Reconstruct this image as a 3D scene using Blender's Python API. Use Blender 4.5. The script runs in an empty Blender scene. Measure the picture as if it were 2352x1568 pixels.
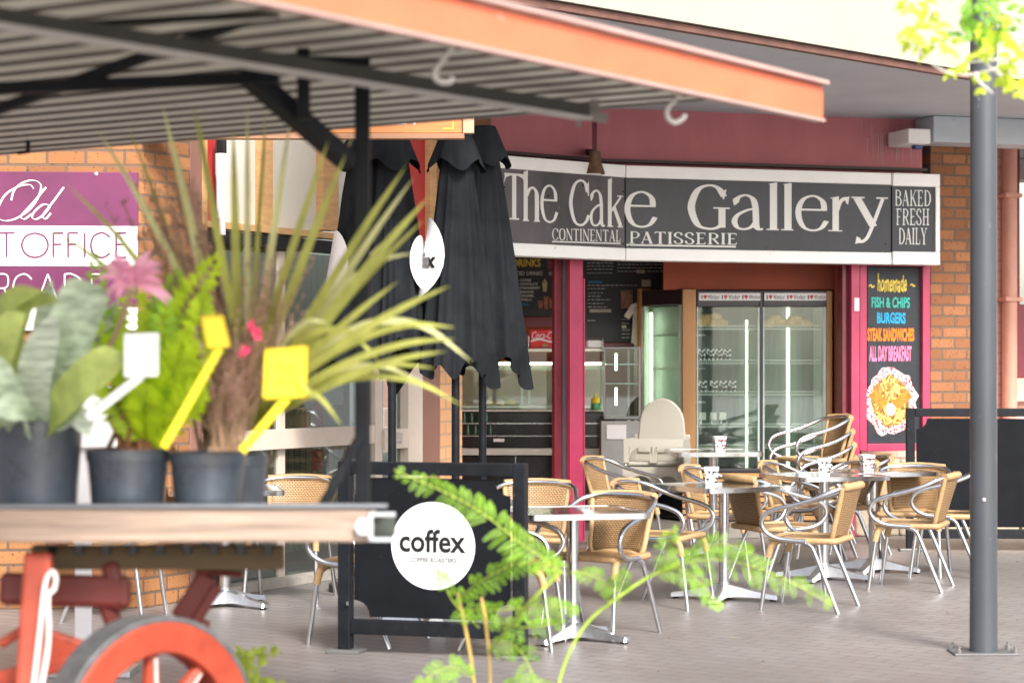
import bpy, bmesh, math, random
from mathutils import Vector, Matrix, noise
random.seed(7)
R = math.radians
C = bpy.context.scene.collection
S = bpy.context.scene

# ------------------------------------------------------------------ camera, world, sun, exposure
F, CU, HOR, HC = 5000.0, 1175.5, 835.0, 1.5          # focal length and horizon in picture units (2351 wide), eye height
cam = bpy.data.cameras.new("camera"); camo = bpy.data.objects.new("camera", cam); C.objects.link(camo)
camo.location = (0, 0, HC); camo.rotation_euler = (R(90), 0, 0)
cam.sensor_width = 36; cam.lens = F / 2351 * 36; cam.shift_y = (HOR - 784) / 2351
cam.clip_end = 2000; cam.clip_start = 0.1
cam.dof.use_dof = True; cam.dof.focus_distance = 14.8; cam.dof.aperture_fstop = 2.3; cam.dof.aperture_blades = 7
S.camera = camo
S.view_settings.view_transform = 'Standard'; S.view_settings.look = 'None'
S.view_settings.exposure = 1.22; S.view_settings.gamma = 1.0
SUN_EL, SUN_AZ = R(40), R(158)                        # azimuth clockwise from +Y: behind the camera, to the right
w = bpy.data.worlds.new("World"); S.world = w; w.use_nodes = True
nt = w.node_tree; nt.nodes.clear()
sky = nt.nodes.new('ShaderNodeTexSky'); sky.sky_type = 'NISHITA'; sky.sun_disc = False
sky.sun_elevation = SUN_EL; sky.sun_rotation = SUN_AZ; sky.air_density = 1.0; sky.dust_density = 4.0; sky.ozone_density = 0.6
hs = nt.nodes.new('ShaderNodeHueSaturation'); hs.inputs['Saturation'].default_value = 0.5
bg = nt.nodes.new('ShaderNodeBackground'); bg.inputs['Strength'].default_value = 0.15
ow = nt.nodes.new('ShaderNodeOutputWorld')
nt.links.new(sky.outputs[0], hs.inputs['Color']); nt.links.new(hs.outputs[0], bg.inputs[0]); nt.links.new(bg.outputs[0], ow.inputs[0])
sl = bpy.data.lights.new("sun", 'SUN'); sl.energy = 2.0; sl.angle = R(13); sl.color = (1, .965, .91)
so = bpy.data.objects.new("sun", sl); C.objects.link(so)
sd = Vector((math.sin(SUN_AZ) * math.cos(SUN_EL), math.cos(SUN_AZ) * math.cos(SUN_EL), math.sin(SUN_EL)))
so.rotation_euler = sd.to_track_quat('Z', 'Y').to_euler(); so.location = (5, -5, 12)
S.cycles.max_bounces = 10; S.cycles.transparent_max_bounces = 16; S.cycles.use_denoising = True
S.cycles.sample_clamp_indirect = 8

def P(u, v, Y):  # picture position at depth Y -> world point
    return Vector(((u - CU) * Y / F, Y, HC - (v - HOR) * Y / F))
def G(u, v):     # picture position on the ground -> (x, y)
    Y = HC * F / (v - HOR)
    return Vector(((u - CU) * Y / F, Y, 0))

# ------------------------------------------------------------------ materials
MATS = {}
def mat(name, col, rough=.6, metal=0., var=.12, scale=6., bump=0., bscale=60., spec=.5, dirt=None, coords='Object', stretch=(1, 1, 1), emit=None, estr=0., trans=0., coat=0.):
    if name in MATS: return MATS[name]
    m = bpy.data.materials.new(name); m.use_nodes = True; n = m.node_tree.nodes; l = m.node_tree.links
    b = n['Principled BSDF']; b.inputs['Roughness'].default_value = rough; b.inputs['Metallic'].default_value = metal
    b.inputs['Specular IOR Level'].default_value = spec; b.inputs['Coat Weight'].default_value = coat
    tc = n.new('ShaderNodeTexCoord'); mp = n.new('ShaderNodeMapping'); mp.inputs['Scale'].default_value = stretch
    l.new(tc.outputs[coords], mp.inputs[0])
    nz = n.new('ShaderNodeTexNoise'); nz.inputs['Scale'].default_value = scale; nz.inputs['Detail'].default_value = 6; nz.inputs['Roughness'].default_value = .65
    l.new(mp.outputs[0], nz.inputs['Vector'])
    cr = n.new('ShaderNodeValToRGB'); cr.color_ramp.elements[0].position = .3; cr.color_ramp.elements[1].position = .72
    lo = [max(0, c * (1 - var)) for c in col]; hi = [min(1, c * (1 + var)) for c in col]
    cr.color_ramp.elements[0].color = (*lo, 1); cr.color_ramp.elements[1].color = (*hi, 1)
    l.new(nz.outputs['Fac'], cr.inputs[0])
    out = cr.outputs[0]
    if dirt:                              # (colour, amount, scale): speckles and scuffs
        dcol, amt, dsc = dirt
        n2 = n.new('ShaderNodeTexNoise'); n2.inputs['Scale'].default_value = dsc; n2.inputs['Detail'].default_value = 8; n2.inputs['Roughness'].default_value = .75
        l.new(mp.outputs[0], n2.inputs['Vector'])
        r2 = n.new('ShaderNodeValToRGB'); r2.color_ramp.elements[0].position = .66 - amt * .2; r2.color_ramp.elements[1].position = .74 - amt * .1
        l.new(n2.outputs['Fac'], r2.inputs[0])
        mx = n.new('ShaderNodeMix'); mx.data_type = 'RGBA'; l.new(r2.outputs[0], mx.inputs[0]); l.new(out, mx.inputs[6]); mx.inputs[7].default_value = (*dcol, 1)
        out = mx.outputs[2]
    l.new(out, b.inputs['Base Color'])
    rr = n.new('ShaderNodeMapRange'); rr.inputs[3].default_value = max(.03, rough - .08); rr.inputs[4].default_value = min(1, rough + .1)
    l.new(nz.outputs['Fac'], rr.inputs[0]); l.new(rr.outputs[0], b.inputs['Roughness'])
    if bump:
        nb = n.new('ShaderNodeTexNoise'); nb.inputs['Scale'].default_value = bscale; nb.inputs['Detail'].default_value = 4
        l.new(mp.outputs[0], nb.inputs['Vector'])
        bp = n.new('ShaderNodeBump'); bp.inputs['Strength'].default_value = bump; bp.inputs['Distance'].default_value = .01
        l.new(nb.outputs['Fac'], bp.inputs['Height']); l.new(bp.outputs[0], b.inputs['Normal'])
    if emit:
        b.inputs['Emission Color'].default_value = (*emit, 1); b.inputs['Emission Strength'].default_value = estr
    if trans:
        t = n.new('ShaderNodeBsdfTranslucent'); l.new(out, t.inputs[0]); ms = n.new('ShaderNodeMixShader'); ms.inputs[0].default_value = trans
        l.new(b.outputs[0], ms.inputs[1]); l.new(t.outputs[0], ms.inputs[2]); l.new(ms.outputs[0], n['Material Output'].inputs[0])
    MATS[name] = m
    return m

def glass(name, tint=(.85, .93, .9), refl=.12, rough=.02):
    if name in MATS: return MATS[name]
    m = bpy.data.materials.new(name); m.use_nodes = True; n = m.node_tree.nodes; l = m.node_tree.links; n.remove(n['Principled BSDF'])
    t = n.new('ShaderNodeBsdfTransparent'); t.inputs[0].default_value = (*tint, 1)
    g = n.new('ShaderNodeBsdfGlossy'); g.inputs['Roughness'].default_value = rough; g.inputs[0].default_value = (.95, 1, .98, 1)
    lw = n.new('ShaderNodeFresnel'); lw.inputs[0].default_value = 1.5
    ad = n.new('ShaderNodeMath'); ad.operation = 'ADD'; ad.inputs[1].default_value = refl; ad.use_clamp = True; ge = n.new('ShaderNodeNewGeometry'); iv = n.new('ShaderNodeMath'); iv.operation = 'SUBTRACT'; iv.inputs[0].default_value = 1; l.new(ge.outputs['Backfacing'], iv.inputs[1])
    mu_ = n.new('ShaderNodeMath'); mu_.operation = 'MULTIPLY'; l.new(lw.outputs[0], mu_.inputs[0]); l.new(iv.outputs[0], mu_.inputs[1]); l.new(mu_.outputs[0], ad.inputs[0])
    ms = n.new('ShaderNodeMixShader'); l.new(ad.outputs[0], ms.inputs[0]); l.new(t.outputs[0], ms.inputs[1]); l.new(g.outputs[0], ms.inputs[2])
    l.new(ms.outputs[0], n['Material Output'].inputs[0]); MATS[name] = m
    return m

def brick(name, c1, c2, mortar, bw=.24, rh=.09, ms=.010, rough=.8, bump=.5, speck=(.06, .03, .02), var_scale=3., axis='XZ', coords='Object', sp=.5, rot=0., vcol=None, vamt=.4):
    if name in MATS: return MATS[name]
    m = bpy.data.materials.new(name); m.use_nodes = True; n = m.node_tree.nodes; l = m.node_tree.links; b = n['Principled BSDF']
    tc = n.new('ShaderNodeTexCoord'); sx = n.new('ShaderNodeSeparateXYZ'); cx = n.new('ShaderNodeCombineXYZ')
    if coords == 'UV':
        src = tc.outputs['UV']
    else:
        src = tc.outputs['Object']
    l.new(src, sx.inputs[0])
    a = {'X': 0, 'Y': 1, 'Z': 2}
    l.new(sx.outputs[a[axis[0]]], cx.inputs[0]); l.new(sx.outputs[a[axis[1]]], cx.inputs[1])
    mp = n.new('ShaderNodeMapping'); mp.inputs['Rotation'].default_value = (0, 0, rot); l.new(cx.outputs[0], mp.inputs[0])
    bt = n.new('ShaderNodeTexBrick'); bt.inputs['Scale'].default_value = 1; bt.inputs['Brick Width'].default_value = bw; bt.inputs['Row Height'].default_value = rh
    bt.inputs['Mortar Size'].default_value = ms; bt.inputs['Mortar Smooth'].default_value = .3; bt.inputs['Bias'].default_value = 0
    bt.inputs['Color1'].default_value = (*c1, 1); bt.inputs['Color2'].default_value = (*c2, 1); bt.inputs['Mortar'].default_value = (*mortar, 1)
    l.new(mp.outputs[0], bt.inputs['Vector'])
    out = bt.outputs['Color']
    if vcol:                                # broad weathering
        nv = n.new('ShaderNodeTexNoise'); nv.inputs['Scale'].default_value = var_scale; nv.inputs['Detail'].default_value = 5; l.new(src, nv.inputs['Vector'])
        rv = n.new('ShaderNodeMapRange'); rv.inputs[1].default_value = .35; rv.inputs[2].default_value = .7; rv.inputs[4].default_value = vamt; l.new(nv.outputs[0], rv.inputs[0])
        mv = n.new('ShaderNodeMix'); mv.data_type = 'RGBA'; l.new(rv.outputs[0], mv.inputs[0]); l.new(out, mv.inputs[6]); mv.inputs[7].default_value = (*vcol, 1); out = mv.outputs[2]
    if speck:
        n2 = n.new('ShaderNodeTexNoise'); n2.inputs['Scale'].default_value = 55; n2.inputs['Detail'].default_value = 3; l.new(src, n2.inputs['Vector'])
        r2 = n.new('ShaderNodeMapRange'); r2.inputs[1].default_value = .62; r2.inputs[2].default_value = .68; r2.inputs[4].default_value = sp; l.new(n2.outputs[0], r2.inputs[0])
        mx = n.new('ShaderNodeMix'); mx.data_type = 'RGBA'; l.new(r2.outputs[0], mx.inputs[0]); l.new(out, mx.inputs[6]); mx.inputs[7].default_value = (*speck, 1); out = mx.outputs[2]
    l.new(out, b.inputs['Base Color']); b.inputs['Roughness'].default_value = rough
    if bump:
        inv = n.new('ShaderNodeMath'); inv.operation = 'SUBTRACT'; inv.inputs[0].default_value = 1; l.new(bt.outputs['Fac'], inv.inputs[1])
        bp = n.new('ShaderNodeBump'); bp.inputs['Strength'].default_value = bump; bp.inputs['Distance'].default_value = .006
        l.new(inv.outputs[0], bp.inputs['Height']); l.new(bp.outputs[0], b.inputs['Normal'])
    MATS[name] = m
    return m

def leafmat(name, c1, c2, scale=14., trans=.35, rough=.45, tip=None):
    if name in MATS: return MATS[name]
    return mat(name, [(a + b) / 2 for a, b in zip(c1, c2)], rough=rough, var=.35, scale=scale, trans=trans)

alu = mat("brushed_aluminium", (.60, .61, .63), .2, 1., .06, 30)
alu_dull = mat("cast_aluminium", (.62, .63, .65), .38, 1., .1, 20)
white = mat("white_paint", (.88, .88, .86), .5, 0, .04, 4, dirt=((.5, .46, .4), .1, 9))
black_metal = mat("black_steel", (.009, .0105, .014), .5, .0, .4, 12, bump=.05, spec=.2, dirt=((.35, .35, .35), .02, 40))
cane = mat("cane_wrap", (.47, .30, .145), .5, 0, .2, 40, bump=.4, bscale=150)
weave = brick("cane_weave", (.40, .245, .11), (.49, .31, .15), (.10, .05, .02), .020, .0115, .0022, .5, .9, None, coords='UV', axis='XY')
weave_dark = weave
timber = mat("pine_timber", (.52, .30, .13), .6, 0, .22, 5, stretch=(1, 1, 6))

# ------------------------------------------------------------------ mesh builder
def cr_spline(pts, n=8, closed=False):
    pts = [Vector(p) for p in pts]; out = []; N = len(pts)
    rng = range(N if closed else N - 1)
    for i in rng:
        p1, p2 = pts[i], pts[(i + 1) % N]
        p0 = pts[(i - 1) % N] if (closed or i > 0) else p1 + (p1 - p2)
        p3 = pts[(i + 2) % N] if (closed or i + 2 < N) else p2 + (p2 - p1)
        for k in range(n):
            t = k / n
            out.append(.5 * ((2 * p1) + (p2 - p0) * t + (2 * p0 - 5 * p1 + 4 * p2 - p3) * t * t + (3 * p1 - p0 - 3 * p2 + p3) * t ** 3))
    if not closed: out.append(pts[-1].copy())
    return out

class MB:
    def __init__(s): s.v = []; s.f = []; s.uv = {}
    def add(s, vs, fs):
        o = len(s.v); s.v += [Vector(v) for v in vs]; s.f += [tuple(i + o for i in f) for f in fs]; return s
    def box(s, x0, x1, y0, y1, z0, z1):
        x0, x1 = min(x0, x1), max(x0, x1); y0, y1 = min(y0, y1), max(y0, y1); z0, z1 = min(z0, z1), max(z0, z1)
        return s.add([(x0, y0, z0), (x1, y0, z0), (x1, y1, z0), (x0, y1, z0), (x0, y0, z1), (x1, y0, z1), (x1, y1, z1), (x0, y1, z1)],
                     [(0, 3, 2, 1), (4, 5, 6, 7), (0, 1, 5, 4), (1, 2, 6, 5), (2, 3, 7, 6), (3, 0, 4, 7)])
    def bar(s, p, q, wd, ht=None, up=(0, 0, 1)):
        p, q = Vector(p), Vector(q); ht = ht or wd; d = (q - p).normalized(); up = Vector(up)
        if abs(d.dot(up)) > .98: up = Vector((0, 1, 0))
        sd = d.cross(up).normalized() * wd / 2; u = sd.cross(d).normalized() * ht / 2
        vs = [p - sd - u, p + sd - u, p + sd + u, p - sd + u, q - sd - u, q + sd - u, q + sd + u, q - sd + u]
        return s.add(vs, [(0, 1, 2, 3), (7, 6, 5, 4), (0, 4, 5, 1), (1, 5, 6, 2), (2, 6, 7, 3), (3, 7, 4, 0)])
    def tube(s, pts, r, n=10, closed=False, caps=True):
        pts = [Vector(p) for p in pts]; N = len(pts); rs = r if isinstance(r, (list, tuple)) else [r] * N
        d0 = (pts[1] - pts[0]).normalized(); up = Vector((0, 0, 1)) if abs(d0.z) < .9 else Vector((1, 0, 0))
        a = d0.cross(up).normalized(); rings = []
        for i, p in enumerate(pts):
            if closed: d = (pts[(i + 1) % N] - pts[i - 1]).normalized()
            else: d = (pts[min(i + 1, N - 1)] - pts[max(i - 1, 0)]).normalized()
            a = (a - d * a.dot(d)).normalized(); b = d.cross(a)
            rings.append([p + (a * math.cos(2 * math.pi * k / n) + b * math.sin(2 * math.pi * k / n)) * rs[i] for k in range(n)])
        vs = [x for rg in rings for x in rg]; fs = []
        for i in range(N if closed else N - 1):
            j = (i + 1) % N
            for k in range(n): fs.append((i * n + k, i * n + (k + 1) % n, j * n + (k + 1) % n, j * n + k))
        if caps and not closed: fs += [tuple(range(n))[::-1], tuple((N - 1) * n + k for k in range(n))]
        return s.add(vs, fs)
    def lathe(s, prof, n=24, c=(0, 0, 0)):
        c = Vector(c); vs = []; fs = []
        for r, z in prof:
            for k in range(n): vs.append(c + Vector((r * math.cos(2 * math.pi * k / n), r * math.sin(2 * math.pi * k / n), z)))
        for i in range(len(prof) - 1):
            for k in range(n): fs.append((i * n + k, i * n + (k + 1) % n, (i + 1) * n + (k + 1) % n, (i + 1) * n + k))
        return s.add(vs, fs)
    def prism(s, poly, y0, y1):            # poly in (x, z), extruded along y
        n = len(poly); vs = [(x, y0, z) for x, z in poly] + [(x, y1, z) for x, z in poly]
        fs = [tuple(range(n)), tuple(range(2 * n - 1, n - 1, -1))] + [(i, i + n, (i + 1) % n + n, (i + 1) % n) for i in range(n)]
        return s.add(vs, fs)
    def prismz(s, poly, z0, z1):           # poly in (x, y), extruded along z
        n = len(poly); vs = [(x, y, z0) for x, y in poly] + [(x, y, z1) for x, y in poly]
        fs = [tuple(range(n))[::-1], tuple(range(n, 2 * n))] + [(i, (i + 1) % n, (i + 1) % n + n, i + n) for i in range(n)]
        return s.add(vs, fs)
    def grid(s, fn, nu, nv, uvs=(1, 1)):
        o = len(s.v)
        for j in range(nv + 1):
            for i in range(nu + 1):
                s.uv[len(s.v)] = (i / nu * uvs[0], j / nv * uvs[1]); s.v.append(Vector(fn(i / nu, j / nv)))
        for j in range(nv):
            for i in range(nu):
                a = o + j * (nu + 1) + i; s.f.append((a, a + 1, a + nu + 2, a + nu + 1))
        return s
    def build(s, name, m, parent=None, smooth=None, bevel=0., world=False, segs=2, solid=0.):
        me = bpy.data.meshes.new(name); vs = s.v
        if world and parent is not None:
            inv = (Matrix.Translation(parent.location) @ parent.rotation_euler.to_matrix().to_4x4()).inverted(); vs = [inv @ v for v in vs]
        me.from_pydata([tuple(v) for v in vs], [], s.f); me.update()
        bm = bmesh.new(); bm.from_mesh(me); bmesh.ops.recalc_face_normals(bm, faces=bm.faces); bm.to_mesh(me); bm.free()
        if s.uv:
            uvl = me.uv_layers.new(name='UVMap')
            for lp in me.loops: uvl.data[lp.index].uv = s.uv.get(lp.vertex_index, (0, 0))
        if smooth is not None:
            me.polygons.foreach_set('use_smooth', [True] * len(me.polygons))
            if smooth < 179: me.set_sharp_from_angle(angle=R(smooth))
        me.materials.append(m)
        o = bpy.data.objects.new(name, me); C.objects.link(o)
        if parent is not None: o.parent = parent
        if bevel:
            b = o.modifiers.new('bevel', 'BEVEL'); b.width = bevel; b.segments = segs; b.limit_method = 'ANGLE'; b.angle_limit = R(40)
        if solid:
            b = o.modifiers.new('solid', 'SOLIDIFY'); b.thickness = solid; b.offset = 0
        return o

def tag(o, label, cat, group=None):
    o['label'] = label; o['category'] = cat
    if group: o['group'] = group
    return o
def thing(name, label, cat, loc=(0, 0, 0), rz=0., group=None):
    o = bpy.data.objects.new(name, None); o.empty_display_size = .1; C.objects.link(o)
    o.location = loc; o.rotation_euler = (0, 0, rz)
    return tag(o, label, cat, group)
def copy_tree(o, parent=None):
    c = o.copy(); C.objects.link(c)
    if parent is not None: c.parent = parent
    for ch in list(o.children): copy_tree(ch, c)
    return c

class Plane:                               # a vertical plane; local axes: s along it, depth away from the street, z up
    def __init__(s, x, y, ang): s.o = (x, y); s.a = ang; s.d = (math.cos(ang), math.sin(ang))
    def hit(s, u, v, d=0.):
        ox, oy = s.o[0] - d * s.d[1], s.o[1] + d * s.d[0]
        a = (u - CU) / F; t = (a * oy - ox) / (s.d[0] - a * s.d[1]); Y = oy + t * s.d[1]
        return t, HC - (v - HOR) * Y / F
    def box(s, mb, u0, u1, v0, v1, d0, d1):
        um = (u0 + u1) / 2; a, _ = s.hit(u0, v0, d0); b, _ = s.hit(u1, v0, d0); z1 = s.hit(um, v0, d0)[1]; z0 = s.hit(um, v1, d0)[1]
        return mb.box(a, b, d0, d1, max(z0, 0), z1)
    def thing(s, name, label, cat, group=None): return thing(name, label, cat, (s.o[0], s.o[1], 0), s.a, group)
    def world(s, t, d, z): return Vector((s.o[0] + t * s.d[0] - d * s.d[1], s.o[1] + t * s.d[1] + d * s.d[0], z))

# ------------------------------------------------------------------ lettering
def text_mesh(body, box, mb, d, shear=0., bold=0., jit=0.):
    """default-font lettering fitted into box (s0, s1, z0, z1) on a plane at depth d"""
    cu = bpy.data.curves.new('lettering', 'FONT'); cu.body = body; cu.offset = bold; cu.shear = shear; cu.resolution_u = 3
    ob = bpy.data.objects.new('lettering', cu); C.objects.link(ob)
    dg = bpy.context.evaluated_depsgraph_get(); me = bpy.data.meshes.new_from_object(ob.evaluated_get(dg))
    vs = [v.co.copy() for v in me.vertices]; fs = [tuple(p.vertices) for p in me.polygons]
    bpy.data.objects.remove(ob); bpy.data.curves.remove(cu); bpy.data.meshes.remove(me)
    if not vs: return mb
    x0 = min(v.x for v in vs); x1 = max(v.x for v in vs); y0 = min(v.y for v in vs); y1 = max(v.y for v in vs)
    s0, s1, z0, z1 = box
    return mb.add([(s0 + (v.x - x0) / (x1 - x0) * (s1 - s0), d, z0 + (v.y - y0) / (y1 - y0) * (z1 - z0) + jit * (z1 - z0) * math.sin(v.x * 9)) for v in vs], fs)

SER = .05
def serif(x0, x1, y, n=.035): return ([(x0, y), (x1, y)], n * 0, n, False)
GL = {  # each: strokes (points, thickness across, thickness up, smooth) and polygons, in a unit box
 'T': ([([(.5, .01), (.5, .97)], .2, 0, 0), ([(.03, .975), (.97, .975)], 0, .05, 0), serif(.27, .73, .012)], [[(0, .76), (.06, .99), (.3, .95), (.1, .9)], [(1, .76), (.94, .99), (.7, .95), (.9, .9)]]),
 'h': ([([(.17, .01), (.17, .97)], .24, 0, 0), ([(.22, .5), (.4, .63), (.62, .66), (.8, .57), (.83, .4), (.83, .2), (.83, .01)], .25, .045, 1), serif(0, .36, .012, .025), serif(.64, 1, .012, .025)], [[(.02, .95), (.29, 1), (.29, .9)]]),
 'e': ([([(.1, .6), (.98, .6)], 0, .05, 0), ([(.9, .6), (.86, .82), (.68, .95), (.48, .975), (.24, .88), (.1, .65), (.1, .38), (.25, .12), (.52, .035), (.8, .1), (.97, .3)], .19, .05, 1)], []),
 'C': ([([(.9, .74), (.8, .91), (.57, .975), (.28, .88), (.1, .6), (.1, .38), (.28, .1), (.57, .03), (.82, .1), (.97, .25)], .18, .045, 1)], [[(.97, .97), (.82, .86), (.93, .66), (.98, .66)]]),
 'G': ([([(.86, .74), (.72, .92), (.5, .975), (.24, .88), (.09, .6), (.09, .38), (.24, .1), (.5, .03), (.7, .06), (.84, .15)], .18, .045, 1), ([(.81, .06), (.81, .48)], .17, 0, 0), serif(.6, 1, .485, .03)], [[(.92, .9), (.78, .84), (.83, .68), (.86, .68)]]),
 'a': ([([(.13, .76), (.22, .9), (.45, .97), (.66, .88), (.74, .68), (.76, .4), (.77, .16), (.83, .04), (.98, .05)], .2, .05, 1), ([(.74, .6), (.5, .56), (.2, .42), (.1, .24), (.2, .07), (.42, .035), (.62, .1), (.74, .22)], .18, .05, 1)], [[(.05, .86), (.2, .88), (.18, .72), (.08, .68)]]),
 'k': ([([(.17, .01), (.17, .97)], .24, 0, 0), ([(.28, .33), (.88, .63)], .12, .05, 0), ([(.42, .42), (.86, .03)], .3, .04, 0), serif(0, .38, .012, .025), serif(.66, 1, .012, .025), serif(.62, 1, .64, .025)], [[(.02, .95), (.29, 1), (.29, .9)]]),
 'l': ([([(.55, .01), (.55, .97)], .58, 0, 0), serif(0, 1, .012, .025)], [[(.1, .965), (.84, 1), (.84, .93)]]),
 'r': ([([(.35, .01), (.35, .95)], .3, 0, 0), ([(.42, .6), (.55, .82), (.72, .92), (.9, .93)], .2, .1, 1), serif(0, .66, .012, .03)], [[(.05, .94), (.5, 1), (.5, .9)], [(.8, .97), (1, 1), (.93, .76), (.82, .82)]]),
 'y': ([([(.16, .97), (.6, .38)], .26, .04, 0), ([(.86, .97), (.5, .24), (.34, .07), (.2, .05)], .1, .06, 1), serif(0, .36, .985, .03), serif(.68, 1, .985, .03)], [[(.1, 0), (.14, .16), (.25, .12), (.26, .03)]]),
 'O': ([([(.5, .97), (.2, .87), (.09, .5), (.2, .13), (.5, .03), (.8, .13), (.91, .5), (.8, .87), (.5, .97)], .2, .06, 1)], []),
 'N': ([([(.14, .0), (.14, 1)], .07, 0, 0), ([(.14, .97), (.86, .02)], .22, .05, 0), ([(.86, .0), (.86, 1)], .07, 0, 0), serif(0, .28, .03, .05), serif(.72, 1, .97, .05), serif(0, .2, .97, .05)], []),
 'I': ([([(.5, .0), (.5, 1)], .5, 0, 0), serif(0, 1, .03, .05), serif(0, 1, .97, .05)], []),
 'E': ([([(.25, .0), (.25, 1)], .2, 0, 0), serif(.0, .92, .03, .06), serif(.0, .9, .97, .06), serif(.25, .75, .52, .05)], [[(.9, .0), (.98, .22), (.93, .22), (.8, .04)], [(.9, 1), (.95, .8), (.9, .8), (.8, .96)]]),
 'F': ([([(.27, .0), (.27, 1)], .2, 0, 0), serif(.05, .52, .03, .05), serif(.0, .95, .97, .06), serif(.25, .75, .5, .05)], [[(.9, 1), (.97, .78), (.92, .78), (.8, .96)]]),
 'A': ([([(.1, .02), (.5, .98)], .07, .04, 0), ([(.48, .98), (.86, .02)], .22, .05, 0), serif(.25, .72, .34, .05), serif(0, .24, .03, .05), serif(.7, 1, .03, .05)], []),
 'L': ([([(.25, .0), (.25, 1)], .2, 0, 0), serif(.0, .92, .03, .06), serif(.0, .5, .97, .05)], [[(.9, .0), (1, .3), (.94, .3), (.8, .04)]]),
 'P': ([([(.25, .0), (.25, 1)], .2, 0, 0), ([(.25, .96), (.65, .95), (.9, .82), (.9, .62), (.65, .47), (.25, .46)], .2, .05, 1), serif(.0, .5, .03, .05)], []),
 'S': ([([(.86, .76), (.72, .93), (.42, .97), (.15, .85), (.15, .66), (.4, .54), (.72, .42), (.88, .24), (.75, .07), (.45, .03), (.2, .09), (.08, .27)], .22, .06, 1)], []),
 'R': ([([(.22, .0), (.22, 1)], .18, 0, 0), ([(.22, .96), (.6, .95), (.8, .82), (.8, .64), (.6, .51), (.22, .5)], .18, .05, 1), ([(.48, .5), (.92, .03)], .2, .05, 0), serif(.0, .42, .03, .05)], []),
 'B': ([([(.22, .0), (.22, 1)], .18, 0, 0), ([(.22, .97), (.6, .95), (.8, .85), (.8, .66), (.6, .55), (.22, .54)], .18, .05, 1), ([(.22, .53), (.65, .51), (.9, .38), (.9, .16), (.65, .04), (.22, .03)], .2, .05, 1)], []),
 'K': ([([(.2, .0), (.2, 1)], .18, 0, 0), ([(.25, .4), (.85, .97)], .08, .05, 0), ([(.42, .56), (.88, .03)], .22, .05, 0), serif(.0, .4, .03, .05), serif(.66, 1, .97, .05), serif(.7, 1, .03, .05)], []),
 'D': ([([(.22, .0), (.22, 1)], .18, 0, 0), ([(.22, .97), (.6, .93), (.9, .7), (.91, .3), (.6, .06), (.22, .03)], .2, .05, 1)], []),
 'H': ([([(.2, .0), (.2, 1)], .17, 0, 0), ([(.8, .0), (.8, 1)], .17, 0, 0), serif(.2, .8, .5, .05), serif(.0, .4, .03, .05), serif(.6, 1, .03, .05), serif(.0, .4, .97, .05), serif(.6, 1, .97, .05)], []),
 'Y': ([([(.15, .97), (.5, .45)], .2, .05, 0), ([(.85, .97), (.52, .45)], .08, .04, 0), ([(.5, .0), (.5, .46)], .2, 0, 0), serif(0, .34, .97, .05), serif(.68, 1, .97, .05), serif(.28, .72, .03, .05)], []),
}
def ribbon2(mb, pts, t, n, d, M):
    """flat stroke with Roman contrast: t across, n up, in unit-box coordinates mapped to (s, z) by M"""
    L, Rr = [], []
    for i, p in enumerate(pts):
        a = pts[max(i - 1, 0)]; b = pts[min(i + 1, len(pts) - 1)]; dx, dy = b[0] - a[0], b[1] - a[1]; q = math.hypot(dx, dy) or 1
        ox, oy = -dy / q * t / 2, dx / q * n / 2
        L.append(M(p[0] + ox, p[1] + oy)); Rr.append(M(p[0] - ox, p[1] - oy))
    vs = [(s, d, z) for s, z in L] + [(s, d, z) for s, z in Rr]; k = len(pts)
    mb.add(vs, [(i, i + 1, k + i + 1, k + i) for i in range(k - 1)])
def glyph(mb, ch, M, d, bold=1.):
    st, po = GL[ch]; e = 0
    for pts, t, n, sm in st:
        q = [(p.x, p.y) for p in cr_spline([(x, y, 0) for x, y in pts], 7)] if sm else pts
        ribbon2(mb, q, t * bold, n * bold, d - e, M); e += .0005
    for pg in po:
        mb.add([(M(x, y)[0], d - e, M(x, y)[1]) for x, y in pg], [tuple(range(len(pg)))]); e += .0005
def glyph_px(mb, pl, ch, u0, u1, v0, v1, d, vslope=0.):
    s0, za = pl.hit(u0, v1); s1, zb = pl.hit(u1, v1); s0t, zc = pl.hit(u0, v0); _, zd = pl.hit(u1, v0)
    zl = (za + zb) / 2; zh = (zc + zd) / 2
    glyph(mb, ch, lambda x, y: (s0 + (s1 - s0) * x, zl + (zh - zl) * y), d)
def word_px(mb, pl, wd, u0, u1, v0l, v0r, v1l, v1r, d, widths=None, bold=1.):
    ws = [(widths or {}).get(c, {'I': .38, 'O': 1.1, 'N': 1.1, 'E': .85, 'L': .8, 'F': .8, 'S': .8, 'P': .85, 'C': 1.05}.get(c, 1.)) for c in wd]
    tot = sum(ws) + .14 * (len(wd) - 1); x = 0
    for c, wg in zip(wd, ws):
        a = x / tot; b = (x + wg) / tot; x += wg + .14
        ua, ub = u0 + (u1 - u0) * a, u0 + (u1 - u0) * b; k = (a + b) / 2
        s0, _ = pl.hit(ua, 500); s1, _ = pl.hit(ub, 500); um = (ua + ub) / 2
        zl = pl.hit(um, v1l + (v1r - v1l) * k)[1]; zh = pl.hit(um, v0l + (v0r - v0l) * k)[1]
        glyph(mb, c, lambda X, Y_: (s0 + (s1 - s0) * X, zl + (zh - zl) * Y_), d, bold)
def txt_px(mb, pl, body, u0, u1, v0, v1, d, **k):
    s0, _ = pl.hit(u0, v0); s1, _ = pl.hit(u1, v0); um = (u0 + u1) / 2
    return text_mesh(body, (s0, s1, pl.hit(um, v1)[1], pl.hit(um, v0)[1]), mb, d, **k)
def poly_px(mb, pl, pts, d):
    q = [pl.hit(u, v) for u, v in pts]
    return mb.add([(a, d, z) for a, z in q], [tuple(range(len(q)))])
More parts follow.
